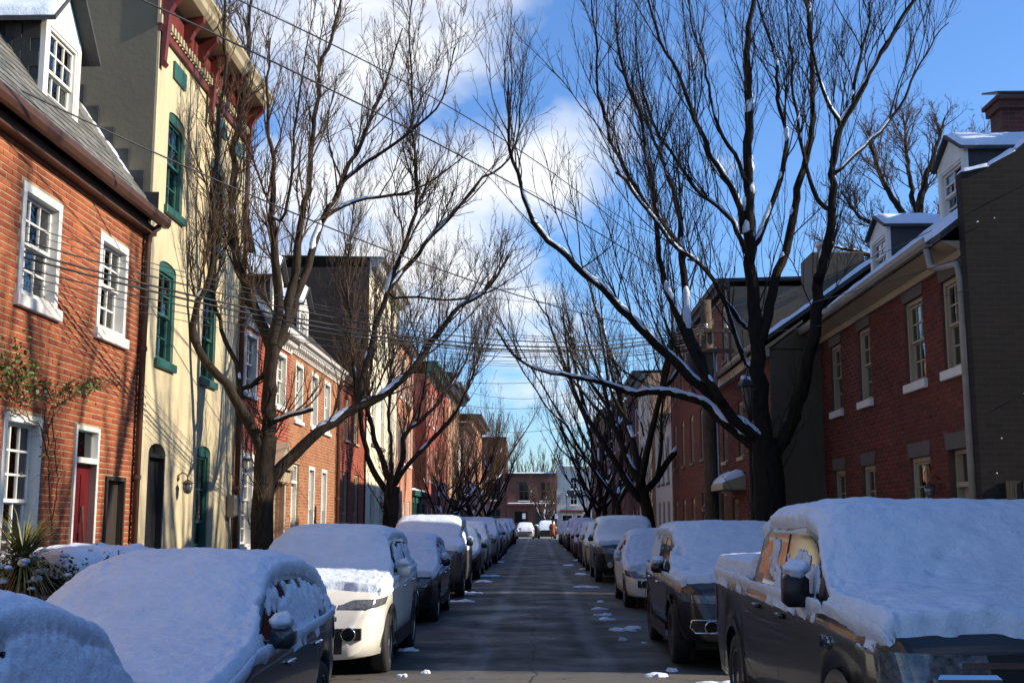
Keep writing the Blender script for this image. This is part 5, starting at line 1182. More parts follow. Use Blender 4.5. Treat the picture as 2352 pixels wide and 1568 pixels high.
# second tree on the sunny side
RS = .82; Y = 31.6; bl = PY(897, 1260, Y); bl[2] = .1
L2 = [T([(898, 1260), (897, 1200), (898, 1140), (903, 1115)], Y, 0, .27, .22, .015),
      T([(890, 1130)]+to(ZA, [(1010, 1440), (960, 1340), (940, 1230), (920, 1130), (905, 1000), (880, 880), (870, 700), (850, 500), (840, 280), (860, 60), (880, -150)]), Y, -1.2, .11, .016),
      T([(898, 1125)]+to(ZA, [(1060, 1400), (1020, 1290), (980, 1180), (950, 1040), (960, 880), (990, 700), (1000, 500), (1010, 300)]), Y, 1., .12, .016),
      T([(903, 1115)]+to(ZA, [(1090, 1380), (1090, 1250), (1075, 1100), (1080, 900), (1100, 700), (1090, 500), (1110, 300), (1100, 100)]), Y, .6, .07, .012),
      T([(905, 1118)]+to(ZA, [(1110, 1430), (1180, 1250), (1130, 1215), (1240, 1130), (1330, 1060), (1400, 960), (1480, 850), (1540, 720), (1568, 600)])[1:], Y, .9, .10, .014),
      T([(905, 1120)]+to(ZA, [(1130, 1440), (1240, 1300), (1320, 1230), (1400, 1140), (1460, 1080), (1500, 1000), (1530, 900), (1570, 800), (1620, 680), (1660, 520)]), Y, -1., .085, .012),
      T(to(ZA, [(1240, 1130), (1260, 1000), (1290, 860), (1300, 700), (1320, 520), (1360, 350)]), Y+.4, -.8, .04, .009),
      T(to(ZA, [(950, 1040), (1020, 930), (1060, 800), (1180, 640), (1240, 500), (1260, 300)]), Y+.5, 1.2, .045, .009)]
make_tree('bare_tree', 'leafless tree with forked knotty trunk in front of the pale cream house', bl, L2, 2, (280, .8, 2.4), (2000, .4, 1.1), (5500, .15, .5), up=(.6, .5, .4), r3=.004, snow_thr=-.1)
# great tree on the shaded side
RS = .72; Y = 19.4; br = PY(1770, 1330, Y); br[2] = .1
R1 = [T([(1772, 1420), (1770, 1330)]+to(ZD, [(1150, 1500), (1145, 1320), (1135, 1200), (1120, 1120)]), Y, 0, .40, .27, .015),
      T(to(ZD, [(1120, 1120), (1095, 900), (1085, 700), (1068, 500), (1055, 300), (1035, 100)])+to(ZE, [(1200, 900), (1195, 600), (1200, 350), (1180, 200), (1225, 50), (1230, -120)]), Y, -.5, .20, .035),
      T(to(ZD, [(1105, 620), (1135, 420), (1190, 250), (1250, 50)])+to(ZE, [(1440, 900), (1480, 780), (1510, 550), (1500, 200), (1490, 0), (1480, -150)]), Y-.2, .9, .13, .03),
      T(to(ZD, [(1170, 1190), (1230, 1120), (1290, 1000), (1330, 800), (1370, 600), (1400, 400), (1420, 200)])+to(ZF, [(560, 1400), (590, 1250), (640, 1100), (640, 900), (640, 700), (690, 600), (740, 500), (800, 370), (870, 290), (950, 130), (1040, -20), (1100, -150)]), Y, -1., .17, .022),
      T(to(ZF, [(655, 840), (780, 730), (870, 630), (960, 530), (1020, 400), (1060, 300), (1120, 180), (1200, 110)]), Y-.6, .6, .05, .010),
      T(to(ZF, [(600, 1000), (545, 910), (510, 800), (470, 600), (440, 400), (430, 200), (420, 0)]), Y-.3, .6, .06, .014),
      T(to(ZF, [(690, 600), (600, 500), (560, 300), (520, 100), (510, -80)]), Y-.7, -.8, .05, .012), T(to(ZF, [(740, 500), (760, 300), (820, 100), (830, -80)]), Y-.8, .5, .045, .012),
      T(to(ZD, [(1100, 1190), (990, 1110), (900, 1020), (835, 930), (720, 885), (560, 872), (440, 882), (350, 852), (250, 812), (130, 792), (0, 775), (-120, 740), (-220, 660), (-280, 540)]), Y, 1.4, .125, .02),
      T(to(ZD, [(1125, 1150), (1050, 1090), (960, 1000), (880, 920), (800, 850), (700, 750), (600, 660), (500, 570), (400, 460), (330, 380), (250, 300), (100, 180)])+to(ZE, [(200, 1140), (130, 1000), (70, 850), (40, 700), (30, 550), (40, 420)]), Y, -1.5, .145, .018),
      T(to(ZD, [(900, 930), (830, 820), (760, 700), (690, 570), (650, 440), (600, 330), (570, 220), (560, 60)])+to(ZE, [(760, 1000), (710, 800), (690, 620), (640, 450), (580, 300), (560, 150), (560, 0)]), Y-.6, .6, .10, .015),
      T(to(ZD, [(830, 830), (780, 720), (740, 600), (715, 450), (700, 300), (690, 140)])+to(ZE, [(860, 1050), (830, 880), (780, 760), (720, 640), (690, 480)]), Y-.5, 1.8, .13, .02),
      T(to(ZE, [(870, 1180), (760, 1060), (640, 900), (560, 760), (500, 560), (470, 400), (480, 200), (440, 40), (430, -100)]), Y+.8, -.7, .055, .012),
      T(to(ZD, [(1030, 540), (960, 480), (900, 400), (850, 260), (760, 180), (640, 120)])+to(ZE, [(650, 920), (560, 830)]), Y, -.9, .06, .03),
      T(to(ZD, [(1020, 720), (960, 570), (920, 440), (870, 280), (800, 210), (720, 180)]), Y, -1.3, .055, .02),
      T(to(ZE, [(1180, 1150), (1150, 960), (1060, 830), (1000, 690), (920, 520), (860, 380), (800, 270), (740, 100), (700, -50)]), Y-.2, -1.1, .075, .016),
      T(to(ZE, [(1190, 1230), (1110, 1020), (1010, 980), (930, 900), (860, 790), (760, 640), (700, 500), (660, 300), (650, 100)]), Y-.1, 1.1, .06, .012),
      T(to(ZE, [(1200, 900), (1140, 760), (1060, 640), (1010, 480), (990, 300), (920, 120), (900, -60)]), Y-.4, .7, .055, .012),
      T(to(ZE, [(1240, 1180), (1340, 900), (1390, 700), (1340, 460), (1330, 250), (1260, 80), (1230, -60)]), Y-.3, 1.2, .07, .016),
      T(to(ZE, [(330, 1240), (480, 1380)]), Y-.9, -.2, .03, .04)]
make_tree('great_tree', 'huge dark leafless tree with snow streaked limbs beside the shaded brick house', br, R1, 3, (280, .9, 2.7), (2000, .45, 1.3), (5200, .15, .5), 'bark_dark', 'twig_dark', (.65, .6, .45), -.3, wig=.25, rm=(.013, .006))

def vase_limbs(base, h, spread, n, seed, r=.16, fork=2., lean=(0, 0), split=True):
    g = np.random.default_rng(seed); base = np.array(base, float); out = []; top = base+np.array([lean[0]*fork, lean[1]*fork, fork])
    tr = np.array([base-np.array([0, 0, .1]), base+(top-base)*.35+g.normal(0, .03, 3), base+(top-base)*.7+g.normal(0, .03, 3), top]); out.append(resample(tr, [r*1.25, r*1.05, r*.95, r*.85], .3))
    for i in range(n):
        a = 2*math.pi*(i+g.uniform(-.3, .3))/n; hh = h*g.uniform(.75, 1.); s = spread*g.uniform(.6, 1.1); p = top-np.array([0, 0, g.uniform(0, fork*.22)]); pts = [p]; d = unit(np.array([math.cos(a)*.8, math.sin(a)*.8, .9]))
        k = 9; tot = hh-fork
        for j in range(k):
            d = unit(d+np.array([math.cos(a)*s/tot*.12, math.sin(a)*s/tot*.12, .2])+g.normal(0, .12, 3)); p = p+d*tot/k*1.05; pts.append(p)
        out.append(resample(np.array(pts), np.linspace(r*.62, r*.09, k+1), .3))
        for m in range(2):
            j = g.integers(1, 5); q = pts[j]; d2 = unit(pts[j+1]-pts[j]+g.normal(0, .5, 3)*np.array([1, 1, .3])); pp = [q]
            for _ in range(7): d2 = unit(d2+np.array([0, 0, .2])+g.normal(0, .12, 3)); q = q+d2*tot*.085; pp.append(q)
            out.append(resample(np.array(pp), np.linspace(r*.36, r*.07, 8), .3))
    return out
def vase(label, x, y, h, spread, n, seed, r, dens=1., dark=True, fork=2., lean=(0, 0), group=None, name='bare_tree', r3=.004, thr=-.15, leaf=0, up=(.6, .55, .4)):
    return make_tree(name, label, (x, y, .1), vase_limbs((x, y, .1), h, spread, n, seed, r, fork, lean), seed, (int(150*dens), .7, 2.2), (int(900*dens), .4, 1.1), (int(2000*dens), .15, .5), 'bark_dark' if dark else 'bark_grey', 'twig_dark' if dark else 'twig_tan', up, thr, group, leaf, r3=r3, rm=(max(.017, r3*3.), max(.007, r3*1.5)))
vase('tall leafless tree leaning over the street by the low grey sided house', 4.15, 41.5, 12.5, 3.5, 5, 21, .22, 1.1, lean=(-.18, 0), fork=3., r3=.005)
vase('slender leafless tree with upright whips before the dark brick row', 4.0, 52, 12., 2.6, 5, 22, .14, .8, lean=(-.2, 0), fork=2.6, r3=.006)
vase('leafless tree with snowy forks beside the white fronted house', 3.95, 63, 11.5, 3.4, 5, 23, .15, .7, lean=(-.15, 0), fork=2.6, r3=.007)
vase('leafless tree reaching over the far end of the shaded row', 3.95, 77, 11., 4., 5, 24, .15, .6, fork=2.5, r3=.009)
vase('last leafless tree of the shaded row before the cobbled crossing', 3.95, 92, 10., 4., 5, 25, .15, .5, fork=2.4, r3=.01)
vase('small leafless street tree with pale twigs by the green shop', -4.0, 51., 7.5, 2.4, 6, 26, .08, .9, False, fork=1.6, r3=.005)
vase('dark leafless tree in front of the bright red brick house', -3.95, 57, 9., 3., 5, 27, .10, .8, True, fork=2.4, r3=.006)
vase('wide leafless tree arching over the street near the tan house', -3.95, 72, 10., 4.6, 6, 28, .15, .8, False, fork=2., r3=.008)
vase('wide leafless tree arching over the street near the orange corner house', -3.95, 92, 10., 5., 6, 29, .16, .7, False, fork=2., r3=.01)
vase('slim leafless tree in the background behind the orange house roofs', -9.5, 40., 13., 3., 6, 30, .16, 1., False, fork=4., r3=.005)
vase('bare upright tree standing on the pavement before the brown corner building', 1.2, 158., 8.5, 2.2, 8, 33, .12, .9, False, fork=1., r3=.012)
vase('hazy bare tree behind the roof of the brown corner building', -1., 190., 16., 8., 8, 34, .3, 1., False, fork=4., r3=.016); vase('hazy bare tree behind the roof of the white painted building', 6., 196., 16., 7., 8, 35, .3, .9, False, fork=4., r3=.016)
# broad tree behind the shaded house, buds lit by the sun
RS = 1.; yb = 30.; bb = PY(2120, 900, yb); bb[2] = 0.
yl = [T([(2125, 1180), (2120, 900), (2110, 620), (2105, 520)], yb, 0, .26, .16), T([(2105, 520), (2120, 430), (2150, 340), (2170, 270)], yb, .5, .12, .02), T([(2105, 530), (2050, 460), (2010, 380), (1995, 300)], yb, -1, .1, .02), T([(2108, 560), (2040, 530), (1970, 500), (1930, 440)], yb, .9, .1, .02), T([(2108, 600), (2030, 590), (1950, 575), (1890, 560)], yb, -1.3, .09, .02), T([(2108, 560), (2170, 480), (2220, 400), (2260, 330)], yb, -.8, .09, .02), T([(2105, 500), (2090, 420), (2080, 340), (2075, 270)], yb, 1.4, .08, .02), T([(2110, 600), (2180, 540), (2240, 480)], yb, 1.4, .08, .02), T([(2110, 640), (2000, 650), (1920, 630), (1880, 640)], yb, .6, .07, .02)]
make_tree('garden_tree', 'broad leafless tree with glinting buds behind the dormers of the shaded house', bb, yl, 41, (300, .6, 1.5), (2300, .3, .7), (7000, .1, .3), 'bark_dark', 'twig_tan', (.25, .25, .25), .3, wig=.3, r3=.006)

vase('tall leafless tree in the yard behind the alley house', 10., 10.1, 14.5, 2.6, 6, 45, .26, 1., True, fork=8.2, lean=(0, .1))
vase('tall leafless tree in the yard behind the shaded brick house', 11.5, 16.3, 15.5, 3., 7, 46, .26, 1.3, True, fork=7.5)
# ------------------------------------------------------------------ utility pole and cables
YP = 26.; pb = PY(1633, 1250, YP); pt_ = PY(1628, 690, YP); xp = (pb[0]+pt_[0])/2
up_ = root('utility_pole', 'weathered wooden utility pole standing before the tall brick row', 'pole', (xp, YP, .12))
MB().tube([(xp, YP, -.1), (xp, YP, 2.), (xp-.02, YP, 4.5), (xp-.03, YP, pt_[2])], [.17, .16, .14, .12], 12).build('post', 'pole_wood', up_, True)
MB().tube([(xp+.17, YP-.06, .1), (xp+.15, YP-.06, 5.6)], .035, 6).build('conduit', 'zinc', up_, True)
for dz in (0, .45): MB().box(xp-.62, xp+.55, YP-.16, YP-.06, pt_[2]-.75-dz, pt_[2]-.66-dz).build('crossarm', 'pole_wood', up_)
MB().lathe([(.17, 0), (.19, .05), (.19, .6), (.15, .68), (.05, .7)], (xp-.34, YP-.1, pt_[2]-1.75), 14).build('transformer', 'black_iron', up_, True)
for k in range(3): MB().lathe([(.03, 0), (.05, .03), (.03, .06), (.05, .09), (.02, .13)], (xp-.5+k*.45, YP-.11, pt_[2]-.66), 8).build('insulator', 'zinc', up_, True)
def cable(a, b, c, r=.009, label='thin black cable from the utility pole to the red and cream houses', grp='cables to the red and cream houses'):
    """sagging cable through three points (view x, view y, depth)"""
    A_, B_, C_ = PY(*a), PY(*b), PY(*c); ys = np.array([A_[1], B_[1], C_[1]]); t = np.linspace(0, 1, 40); y = ys[0]+(ys[2]-ys[0])*t
    P = np.stack([np.polyval(np.polyfit(ys, [A_[i], B_[i], C_[i]], 2), y) if i != 1 else y for i in range(3)], 1); P[:, 0] = A_[0]+(C_[0]-A_[0])*t
    o = mesh_np('overhead_cable', *tube_np(P[None], np.full((1, 40), r), 5), 'black_iron', None, True); tag(o, label, 'cable', grp); return o
cable((300, -12, 9.5), (800, 316, 14.2), (1626, 700, 26), .010, 'long thick cable slanting before the cream house cornice to the utility pole', None); cable((520, -12, 9.5), (900, 268, 14.), (1628, 725, 26), .007, 'long thin cable slanting through the leafless tree crown to the utility pole', None); cable((-10, 180, 10.8), (700, 548, 15.5), (1626, 770, 26), .010, 'thick cable slanting from the slate roof eaves to the utility pole', None)
for i, (y0, ym, y1, r) in enumerate(((497, 742, 742, .005), (535, 760, 748, .009), (560, 775, 755, .012), (574, 785, 760, .013), (600, 792, 764, .008), (618, 806, 770, .005), (640, 818, 776, .004), (515, 748, 752, .004))):
    cable((-8, y0, 10.85), (760, ym, 16.6), (1624, y1, 26), r, 'thin black cable running from the utility pole to the orange brick house', 'cables to the orange brick house')
for (a, b, c, r) in (((548, 640, 19.5), (1100, 800, 22.4), (1624, 780, 26), .006), ((548, 700, 19.5), (1100, 815, 22.4), (1624, 790, 26), .006), ((660, 690, 23.6), (1150, 812, 24.8), (1624, 795, 26), .006), ((545, 745, 19.4), (1060, 838, 22.4), (1624, 800, 26), .005)): cable(a, b, c, r)
for (a, b, c, r) in (((1632, 735, 26), (1900, 690, 18.5), (2216, 590, 13.3), .006), ((1632, 760, 26), (1940, 740, 18.), (2300, 640, 12.9), .005), ((1632, 715, 26), (2010, 600, 17.4), (2360, 420, 12.8), .006)): cable(a, b, c, r, 'thin black cable running from the wooden pole past the shaded brick house', 'cables towards the shaded house')
for (a, b, c, r) in (((920, 860, 42), (1200, 880, 46), (1500, 820, 52), .012), ((900, 640, 40), (1200, 700, 44), (1530, 690, 46), .009), ((950, 905, 50), (1210, 930, 56), (1470, 870, 60), .012), ((980, 960, 60), (1230, 985, 66), (1440, 930, 70), .014), ((1010, 880, 70), (1220, 915, 75), (1420, 860, 80), .014), ((880, 780, 36), (1190, 835, 40), (1540, 760, 44), .009)): cable(a, b, c, r, 'thin cable slung across the street between the two rows of houses', 'cables crossing the street')
# ------------------------------------------------------------------ street lamps
def street_lamp(x, y, h, label, grp=None, snow=True, lit=False, style='lantern'):
    o = root('street_lamp', label, 'street lamp', (x, y, .12), grp)
    MB().lathe([(.14, 0), (.14, .15), (.10, .25), (.10, .6), (.055, .7), (.045, 1.5), (.04, h-.75), (.07, h-.72), (.05, h-.68)], (x, y, .12), 12).build('post', 'black_iron', o, True)
    z = h-.56
    fr = MB(); n = 4
    for k in range(4):
        a = math.pi/4+k*math.pi/2; c, s = math.cos(a), math.sin(a); fr.tube([(x+c*.10, y+s*.10, z), (x+c*.17, y+s*.17, z+.42)], .012, 5)
    fr.lathe([(.11, -.02), (.11, .02)], (x, y, z), 4); fr.lathe([(.21, .42), (.19, .48), (.08, .62), (.05, .66), (.02, .74), (.0, .76)], (x, y, z), 8); hd = fr.build('lantern', 'black_iron', o)
    MB().lathe([(.09, 0.03), (.155, .41)], (x, y, z), 4).build('lamp_glass', 'lamp_warm' if lit else 'lamp_clear', hd)
    if snow: V, Fq = blob((x, y, z+.55), (.15, .15, .09), x); mesh_np('snow', V, Fq, 'snow', hd, True)
    return o
street_lamp(3.72, 20.6, 4.25, 'black street lantern close behind the trunk of the great tree')
street_lamp(3.75, 58., 4.6, 'black street lantern by the pale fronted house', None)
street_lamp(-.85, 161., 5.6, 'street lantern on the far pavement before the brown corner building'); street_lamp(4., 161., 5.2, 'street lantern with clear glass before the white painted building'); street_lamp(7.4, 160.5, 5.4, 'street lantern beside the delivery lorry')
sg_ = root('street_name_sign', 'small green street name sign on a dark post', 'sign', (3.8, 60., .12)); MB().tube([(3.8, 60., .12), (3.8, 60., 3.3)], .04, 6).build('post', 'black_iron', sg_); MB().box(3.75, 5.2, 59.98, 60.02, 3.2, 3.55, .01).build('plate', 'green_paint', sg_)
for i, (x, y) in enumerate(((-1.8, 161.), (2.6, 161.))):
    sg_ = root('parking_sign', ('white parking sign on a thin post left of the dustbin', 'white parking sign on a thin post by the bare pavement tree')[i], 'sign', (x, y, .12)); MB().tube([(x, y, .12), (x, y, 3.)], .04, 6).build('post', 'black_iron', sg_); MB().box(x-.22, x+.22, y-.06, y-.03, 2., 2.7, .01).build('plate', 'sign_white', sg_)
# ------------------------------------------------------------------ hedge, yucca and climbing plant on the left pavement
hx0, hx1, hy0, hy1, hz = -4.62, -3.86, 9.75, 12.35, 1.42
hg = root('clipped_hedge', 'clipped dark evergreen hedge with a thick cap of sunlit snow', 'hedge', ((hx0+hx1)/2, (hy0+hy1)/2, .12)); g = np.random.default_rng(5)
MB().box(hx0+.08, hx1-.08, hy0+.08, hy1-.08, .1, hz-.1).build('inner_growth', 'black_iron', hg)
n = 16000; c = np.stack([g.uniform(hx0, hx1, n), g.uniform(hy0, hy1, n), g.uniform(.15, hz, n)], 1); ax = g.integers(0, 5, n)
c[ax == 0, 0] = hx1; c[ax == 1, 1] = hy0; c[ax == 2, 2] = hz; c[ax == 3, 0] = hx1; c[ax == 4, 1] = hy1; c += g.normal(0, .04, c.shape); s = g.uniform(.012, .026, (n, 1))
a = unit(g.normal(size=(n, 3)))*s; b = unit(np.cross(a, g.normal(size=(n, 3))))*s*.6
kind(mesh_np('foliage', np.stack([c-a, c+b, c+a, c-b], 1).reshape(-1, 3), np.arange(n*4).reshape(-1, 4), 'hedge_leaf', hg), 'stuff')
def lump_cap(name, parent, x0, x1, y0, y1, z, t, n=(40, 90), seed=0, drop=.12):
    u = np.linspace(0, 1, n[0]); v = np.linspace(0, 1, n[1]); U, Vv = np.meshgrid(u, v, indexing='ij'); X = x0+(x1-x0)*U; Yy = y0+(y1-y0)*Vv
    e = np.minimum(np.minimum(X-x0, x1-X), np.minimum(Yy-y0, y1-Yy)); nz = fbm(np.stack([X*4, Yy*4, np.full_like(X, seed)], -1), 3); prof = np.sqrt(np.clip(e/.14, 0, 1))
    Z = z+t*prof*(1+.25*nz)-(1-np.clip(e/.05, 0, 1))*drop*(.6+.9*np.clip(nz+.2, 0, 1)); sh = .05*nz*(1-np.clip(e/.1, 0, 1)); X = X+np.where(U > .5, sh, -sh); Yy = Yy+np.where(Vv > .5, sh, -sh)
    return mesh_np(name, np.stack([X, Yy, Z], -1).reshape(-1, 3), grid_faces(*n), 'snow', parent, True)
lump_cap('snow', hg, hx0-.03, hx1+.04, hy0+.15, hy1+.04, hz-.03, .15, seed=2, drop=.05)
for k in range(40):
    p = (hx1+g.uniform(-.02, .03), g.uniform(hy0+.2, hy1), g.uniform(.5, hz-.05)) if k % 2 else (g.uniform(hx0, hx1), hy0+g.uniform(-.03, .02), g.uniform(.5, hz)); V, Fq = blob(p, np.array([.045, .05, .03])*g.uniform(.5, 1.2), k, 7, 5)
    kind(mesh_np('snow_tuft', V, Fq, 'snow', hg, True), 'stuff') if k < 14 else None
yc = PY(52, 1292, 9.5); yk = root('yucca', 'spiky green yucca with dry skirt and specks of snow by the brick house', 'plant', (yc[0], yc[1], .12)); rows = ([], [])
for k in range(560):
    dead = k > 440; a_ = g.uniform(0, 2*math.pi); el = g.uniform(-.25, 1.2) if not dead else g.uniform(-1.3, -.5); ln = g.uniform(.4, .75) if not dead else g.uniform(.28, .5); d = np.array([math.cos(a_)*math.cos(el), math.sin(a_)*math.cos(el), math.sin(el)]); w = unit(np.cross(d, [0, 0, 1.]))*g.uniform(.005, .010); p0 = yc+np.array([0, 0, g.uniform(-.05, .08)])
    for j in range(3):
        t0, t1 = j/3, (j+1)/3; q0 = p0+d*ln*t0-np.array([0, 0, .34*ln*t0*t0]); q1 = p0+d*ln*t1-np.array([0, 0, .34*ln*t1*t1]); w0, w1 = w*(1-t0*.6), w*(1-t1*.95)
        rows[dead].append((q0-w0, q0+w0, q1+w1, q1-w1))
for nm, rr, m_ in (('blades', rows[0], 'blade_leaf'), ('dry_skirt', rows[1], 'dead_blade')): kind(mesh_np(nm, np.array(rr).reshape(-1, 3), np.arange(len(rr)*4).reshape(-1, 4), m_, yk), 'stuff')
MB().tube([(yc[0], yc[1], .1), tuple(yc)], [.09, .07], 8).build('stem', 'bark_grey', yk, True)
V_, F_, b_ = [], [], 0
for k in range(34):
    V, Fq = blob(yc+g.normal(0, .19, 3)*np.array([1, 1, .7])+np.array([0, 0, -.02]), np.array([.05, .05, .025])*g.uniform(.4, 1.1), k, 7, 5); V_.append(V); F_.append(Fq+b_); b_ += len(V)
kind(mesh_np('snow', np.concatenate(V_), np.concatenate(F_), 'snow', yk, True), 'stuff')
vr = root('climbing_plant', 'straggling climber with a few green leaves on the orange brick wall', 'vine', (-4.96, 11.9, .12)); st = []; lv = []
def on_A(px, py): d = ray(px, py); t = -4.955/d[0]; return np.array([0, 0, EYE])+d*t
paths = [[(120, 1230), (112, 1100), (110, 1000), (100, 940), (60, 920), (10, 880), (-20, 850)], [(110, 1000), (118, 960), (130, 930), (160, 915), (195, 890), (215, 880), (245, 890)], [(60, 920), (40, 880), (20, 850), (-10, 830)], [(112, 1050), (90, 980), (50, 950), (10, 940)], [(130, 930), (110, 900), (90, 880)], [(160, 915), (150, 890), (170, 870)], [(120, 1200), (132, 1100), (125, 1020), (118, 960)], [(195, 890), (215, 865), (250, 870), (280, 880)]]
for p in paths:
    P = np.array([on_A(*q) for q in p]); P, _ = resample(P, np.ones(len(P)), .06); P = P+g.normal(0, .012, P.shape)*np.array([.5, 1, 1]); st.append((P[None], np.full((1, len(P)), .007), 4))
    S1, r1 = grow(g, P[None], np.full((1, len(P)), .006), 26, 6, .1, .35, (.6, 1.3), .1, .5, 0., 1., .6, .004, .002); S1[..., 0] = np.maximum(S1[..., 0], -4.985); S1[..., 0] = np.minimum(S1[..., 0], -4.88); st.append((S1, r1, 3))
tubes('stems', st, 'twig_tan', vr)
for (cx_, cy_, sx, sy, k) in ((20, 850, 26, 34, 260), (195, 888, 16, 9, 70), (110, 905, 45, 20, 90), (60, 880, 30, 20, 60), (80, 1000, 40, 50, 20)):
    for _ in range(k): lv.append(on_A(g.normal(cx_, sx), g.normal(cy_, sy))+np.array([g.uniform(.01, .10), 0, 0]))
lv = np.array(lv); s = g.uniform(.014, .032, (len(lv), 1)); a = unit(g.normal(size=lv.shape))*s; b = unit(np.cross(a, g.normal(size=lv.shape)))*s*.7
kind(mesh_np('leaves', np.stack([lv-a, lv+b, lv+a, lv-b], 1).reshape(-1, 3), np.arange(len(lv)*4).reshape(-1, 4), 'vine_leaf', vr), 'stuff')
# ------------------------------------------------------------------ slush left on the road
def road_z(x): return .05*(1-(x/3.5)**2)
def patch(px, py, rx, ry, seed):
    d = ray(px, py); t = (.045-EYE)/d[2]; p = np.array([0, 0, EYE])+d*t; n, m = 40, 9; th = np.linspace(0, 2*np.pi, n, endpoint=False); out = [[*p[:2], road_z(p[0])+.05]]
    V = []
    for j in range(m):
        f = j/(m-1); edge = 1+.62*fbm(np.stack([np.cos(th)*2.2, np.sin(th)*2.2, np.full(n, seed*1.7)], -1), 3); x = p[0]+rx*f*edge*np.cos(th); y = p[1]+ry*f*edge*np.sin(th); z = road_z(x)+.004+(.032+.025*fbm(np.stack([x*9, y*9, x*0+seed], -1), 2))*np.sqrt(np.clip(1-f**2, 0, 1))-.012*(f == 1); V.append(np.stack([x, y, z], -1))
    V = np.array(V); idx = np.arange(n*m).reshape(m, n); idx = np.concatenate([idx, idx[:, :1]], 1)
    o = mesh_np('snow_patch', V.reshape(-1, 3), np.stack([idx[:-1, :-1], idx[1:, :-1], idx[1:, 1:], idx[:-1, 1:]], -1).reshape(-1, 4), 'snow', None, True)
    return tag(o, 'small patch of slushy snow lying on the dark asphalt between the parked cars', 'snow patch', 'slush patches on the road')
for i, (px, py, rx, ry) in enumerate(((1120, 1322, .30, .5), (1140, 1290, .26, .6), (1110, 1335, .2, .25), (1075, 1362, .25, .3), (1062, 1380, .22, .2), (1150, 1280, .15, .5), (940, 1492, .12, .1), (1350, 1348, .28, .22), (1335, 1318, .2, .3), (1310, 1298, .2, .3), (1345, 1306, .2, .35), (1378, 1398, .15, .1), (1388, 1412, .17, .1), (1430, 1447, .2, .12), (1455, 1442, .14, .09), (1395, 1422, .16, .1), (1430, 1470, .07, .05), (1480, 1475, .04, .03), (1380, 1382, .07, .08), (975, 1545, .05, .04), (925, 1552, .06, .04), (1512, 1552, .12, .06), (1545, 1540, .06, .05), (1328, 1286, .15, .4), (1165, 1262, .15, .5), (1300, 1262, .15, .5), (1655, 1566, .2, .08))): patch(px, py, rx, ry, i)
# ------------------------------------------------------------------ the far crossing: walker, bin, lorry
def walker(x, y):
    o = root('person', 'person in a long brown coat carrying a red bag at the crossing', 'person', (x, y, .01))
    J = dict(pel=(0, 0, .92), ch=(0, -.02, 1.25), nk=(0, -.02, 1.47), hd=(0, -.04, 1.60), top=(0, -.03, 1.72), ls=(-.19, 0, 1.40), le=(-.25, .05, 1.12), lw=(-.22, -.08, .88), rs=(.19, 0, 1.40), re=(.26, -.02, 1.12), rw=(.27, -.06, .86), lh=(-.1, 0, .88), lk=(-.1, -.14, .48), la=(-.1, -.08, .08), lt=(-.1, -.26, .04), rh=(.1, 0, .88), rk=(.1, .02, .48), ra=(.1, .22, .12), rt=(.1, .08, .04))
    E_ = [('pel', 'ch'), ('ch', 'nk'), ('nk', 'hd'), ('hd', 'top'), ('ch', 'ls'), ('ls', 'le'), ('le', 'lw'), ('ch', 'rs'), ('rs', 're'), ('re', 'rw'), ('pel', 'lh'), ('lh', 'lk'), ('lk', 'la'), ('la', 'lt'), ('pel', 'rh'), ('rh', 'rk'), ('rk', 'ra'), ('ra', 'rt')]
    rad = dict(pel=.14, ch=.15, nk=.055, hd=.095, top=.07, ls=.07, le=.05, lw=.035, rs=.07, re=.05, rw=.035, lh=.09, lk=.065, la=.045, lt=.04, rh=.09, rk=.065, ra=.045, rt=.04)
    ks = list(J); me = bpy.data.meshes.new('body'); me.from_pydata([J[k] for k in ks], [(ks.index(a), ks.index(b)) for a, b in E_], []); b = link('body', me, 'person_dark', o); b.matrix_parent_inverse = Matrix.Identity(4)
    md = b.modifiers.new('skin', 'SKIN'); b.modifiers.new('sub', 'SUBSURF').levels = 1
    for i, k in enumerate(ks): me.skin_vertices[0].data[i].radius = (rad[k],)*2; me.skin_vertices[0].data[i].use_root = k == 'pel'
    c = MB(); c.lathe([(.09, 1.46), (.2, 1.40), (.22, 1.2), (.2, 1.0), (.25, .7), (.28, .42), (.26, .42)], (0, 0, 0), 14)
    for sg in (-1, 1): c.tube([(sg*.18, 0, 1.40), (sg*.27, .02, 1.12), (sg*.27, -.07, .92)], [.08, .07, .06], 8)
    cc = c.build('coat', 'coat_brown', o, True); cc.matrix_parent_inverse = Matrix.Identity(4)
    V, Fq = blob((0, -.01, 1.66), (.11, .12, .11), 3); hr = mesh_np('hair', V, Fq, 'person_dark', o, True); hr.matrix_parent_inverse = Matrix.Identity(4)
    return o
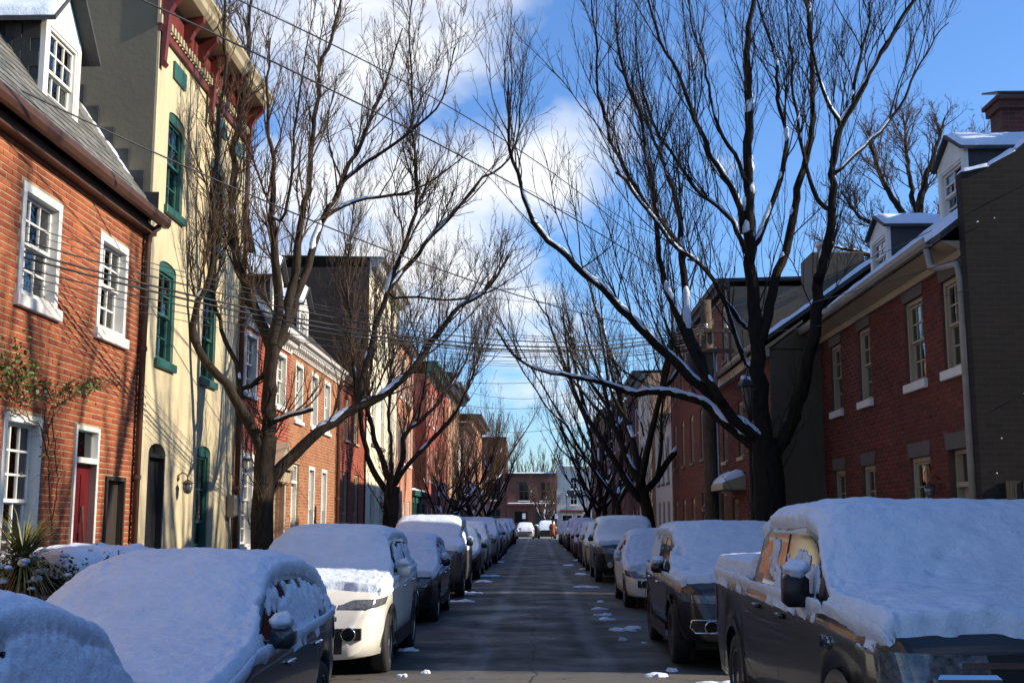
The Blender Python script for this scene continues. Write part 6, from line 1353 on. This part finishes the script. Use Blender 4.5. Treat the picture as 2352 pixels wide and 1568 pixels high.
mat('coat_brown', (.30, .11, .035), .85, .3, 6, .3, 30); mat('person_dark', (.05, .035, .03), .8, .2, 6); mat('bag_red', (.42, .02, .02), .6, .2, 6)
walker(1.45, 113.)
bg = MB().box(1.66, 1.9, 112.85, 112.98, .45, .82, .03).tube([(1.72, 112.9, .8), (1.75, 112.9, .95), (1.82, 112.9, .95), (1.85, 112.9, .8)], .012, 5).build('carrier_bag', 'bag_red'); tag(bg, 'red carrier bag held by the person in the brown coat', 'bag')
bn = root('dustbin', 'dark round litter bin between the silver saloon and the dark car', 'bin', (-.08, 121., .01)); MB().lathe([(.3, 0), (.34, .1), (.34, 1.), (.36, 1.02), (.36, 1.08), (.2, 1.25), (.0, 1.3)], (-.08, 121., .01), 16).build('drum', 'black_iron', bn, True); V, Fq = blob((-.08, 121., 1.28), (.22, .22, .08), 4); mesh_np('snow', V, Fq, 'snow', bn, True)
lr = root('delivery_lorry', 'white lorry cab with snow on its roof before the white building', 'lorry', (6.2, 150., .01)); y0, y1 = 149., 151.4
MB().prism([(3.9, .6), (4.0, 1.5), (5.3, 1.75), (5.85, 2.75), (6.1, 2.9), (7.2, 2.95), (7.2, .6)], 1, y0, y1).build('cab', 'paint_white', lr); MB().box(7.4, 14., y0-.05, y1+.05, 1., 3.6, .03).build('cargo_box', 'paint_white', lr)
MB().prism([(5.5, 1.9), (5.9, 2.6), (6.7, 2.65), (6.7, 1.9)], 1, y0-.02, y0-.001).build('side_window', 'car_glass', lr)
for wx in (4.8, 8.5, 12.8): MB().lathe([(.2, -.15), (.5, -.15), (.5, .15), (.2, .15)], (wx, y0+.1, .5), 16, 1).build('wheel', 'tyre', lr)
snow_sheet('snow', lr, [(5.9, y0, 2.95), (7.2, y0, 2.98), (7.2, y1, 2.98), (5.9, y1, 2.95)], .14, (10, 10), 3); snow_sheet('snow', lr, [(4., y0, 1.52), (5.3, y0, 1.76), (5.3, y1, 1.76), (4., y1, 1.52)], .1, (10, 10), 3)
wall_end = None
for o in COL.objects:
    if '_world' in o: del o['_world']
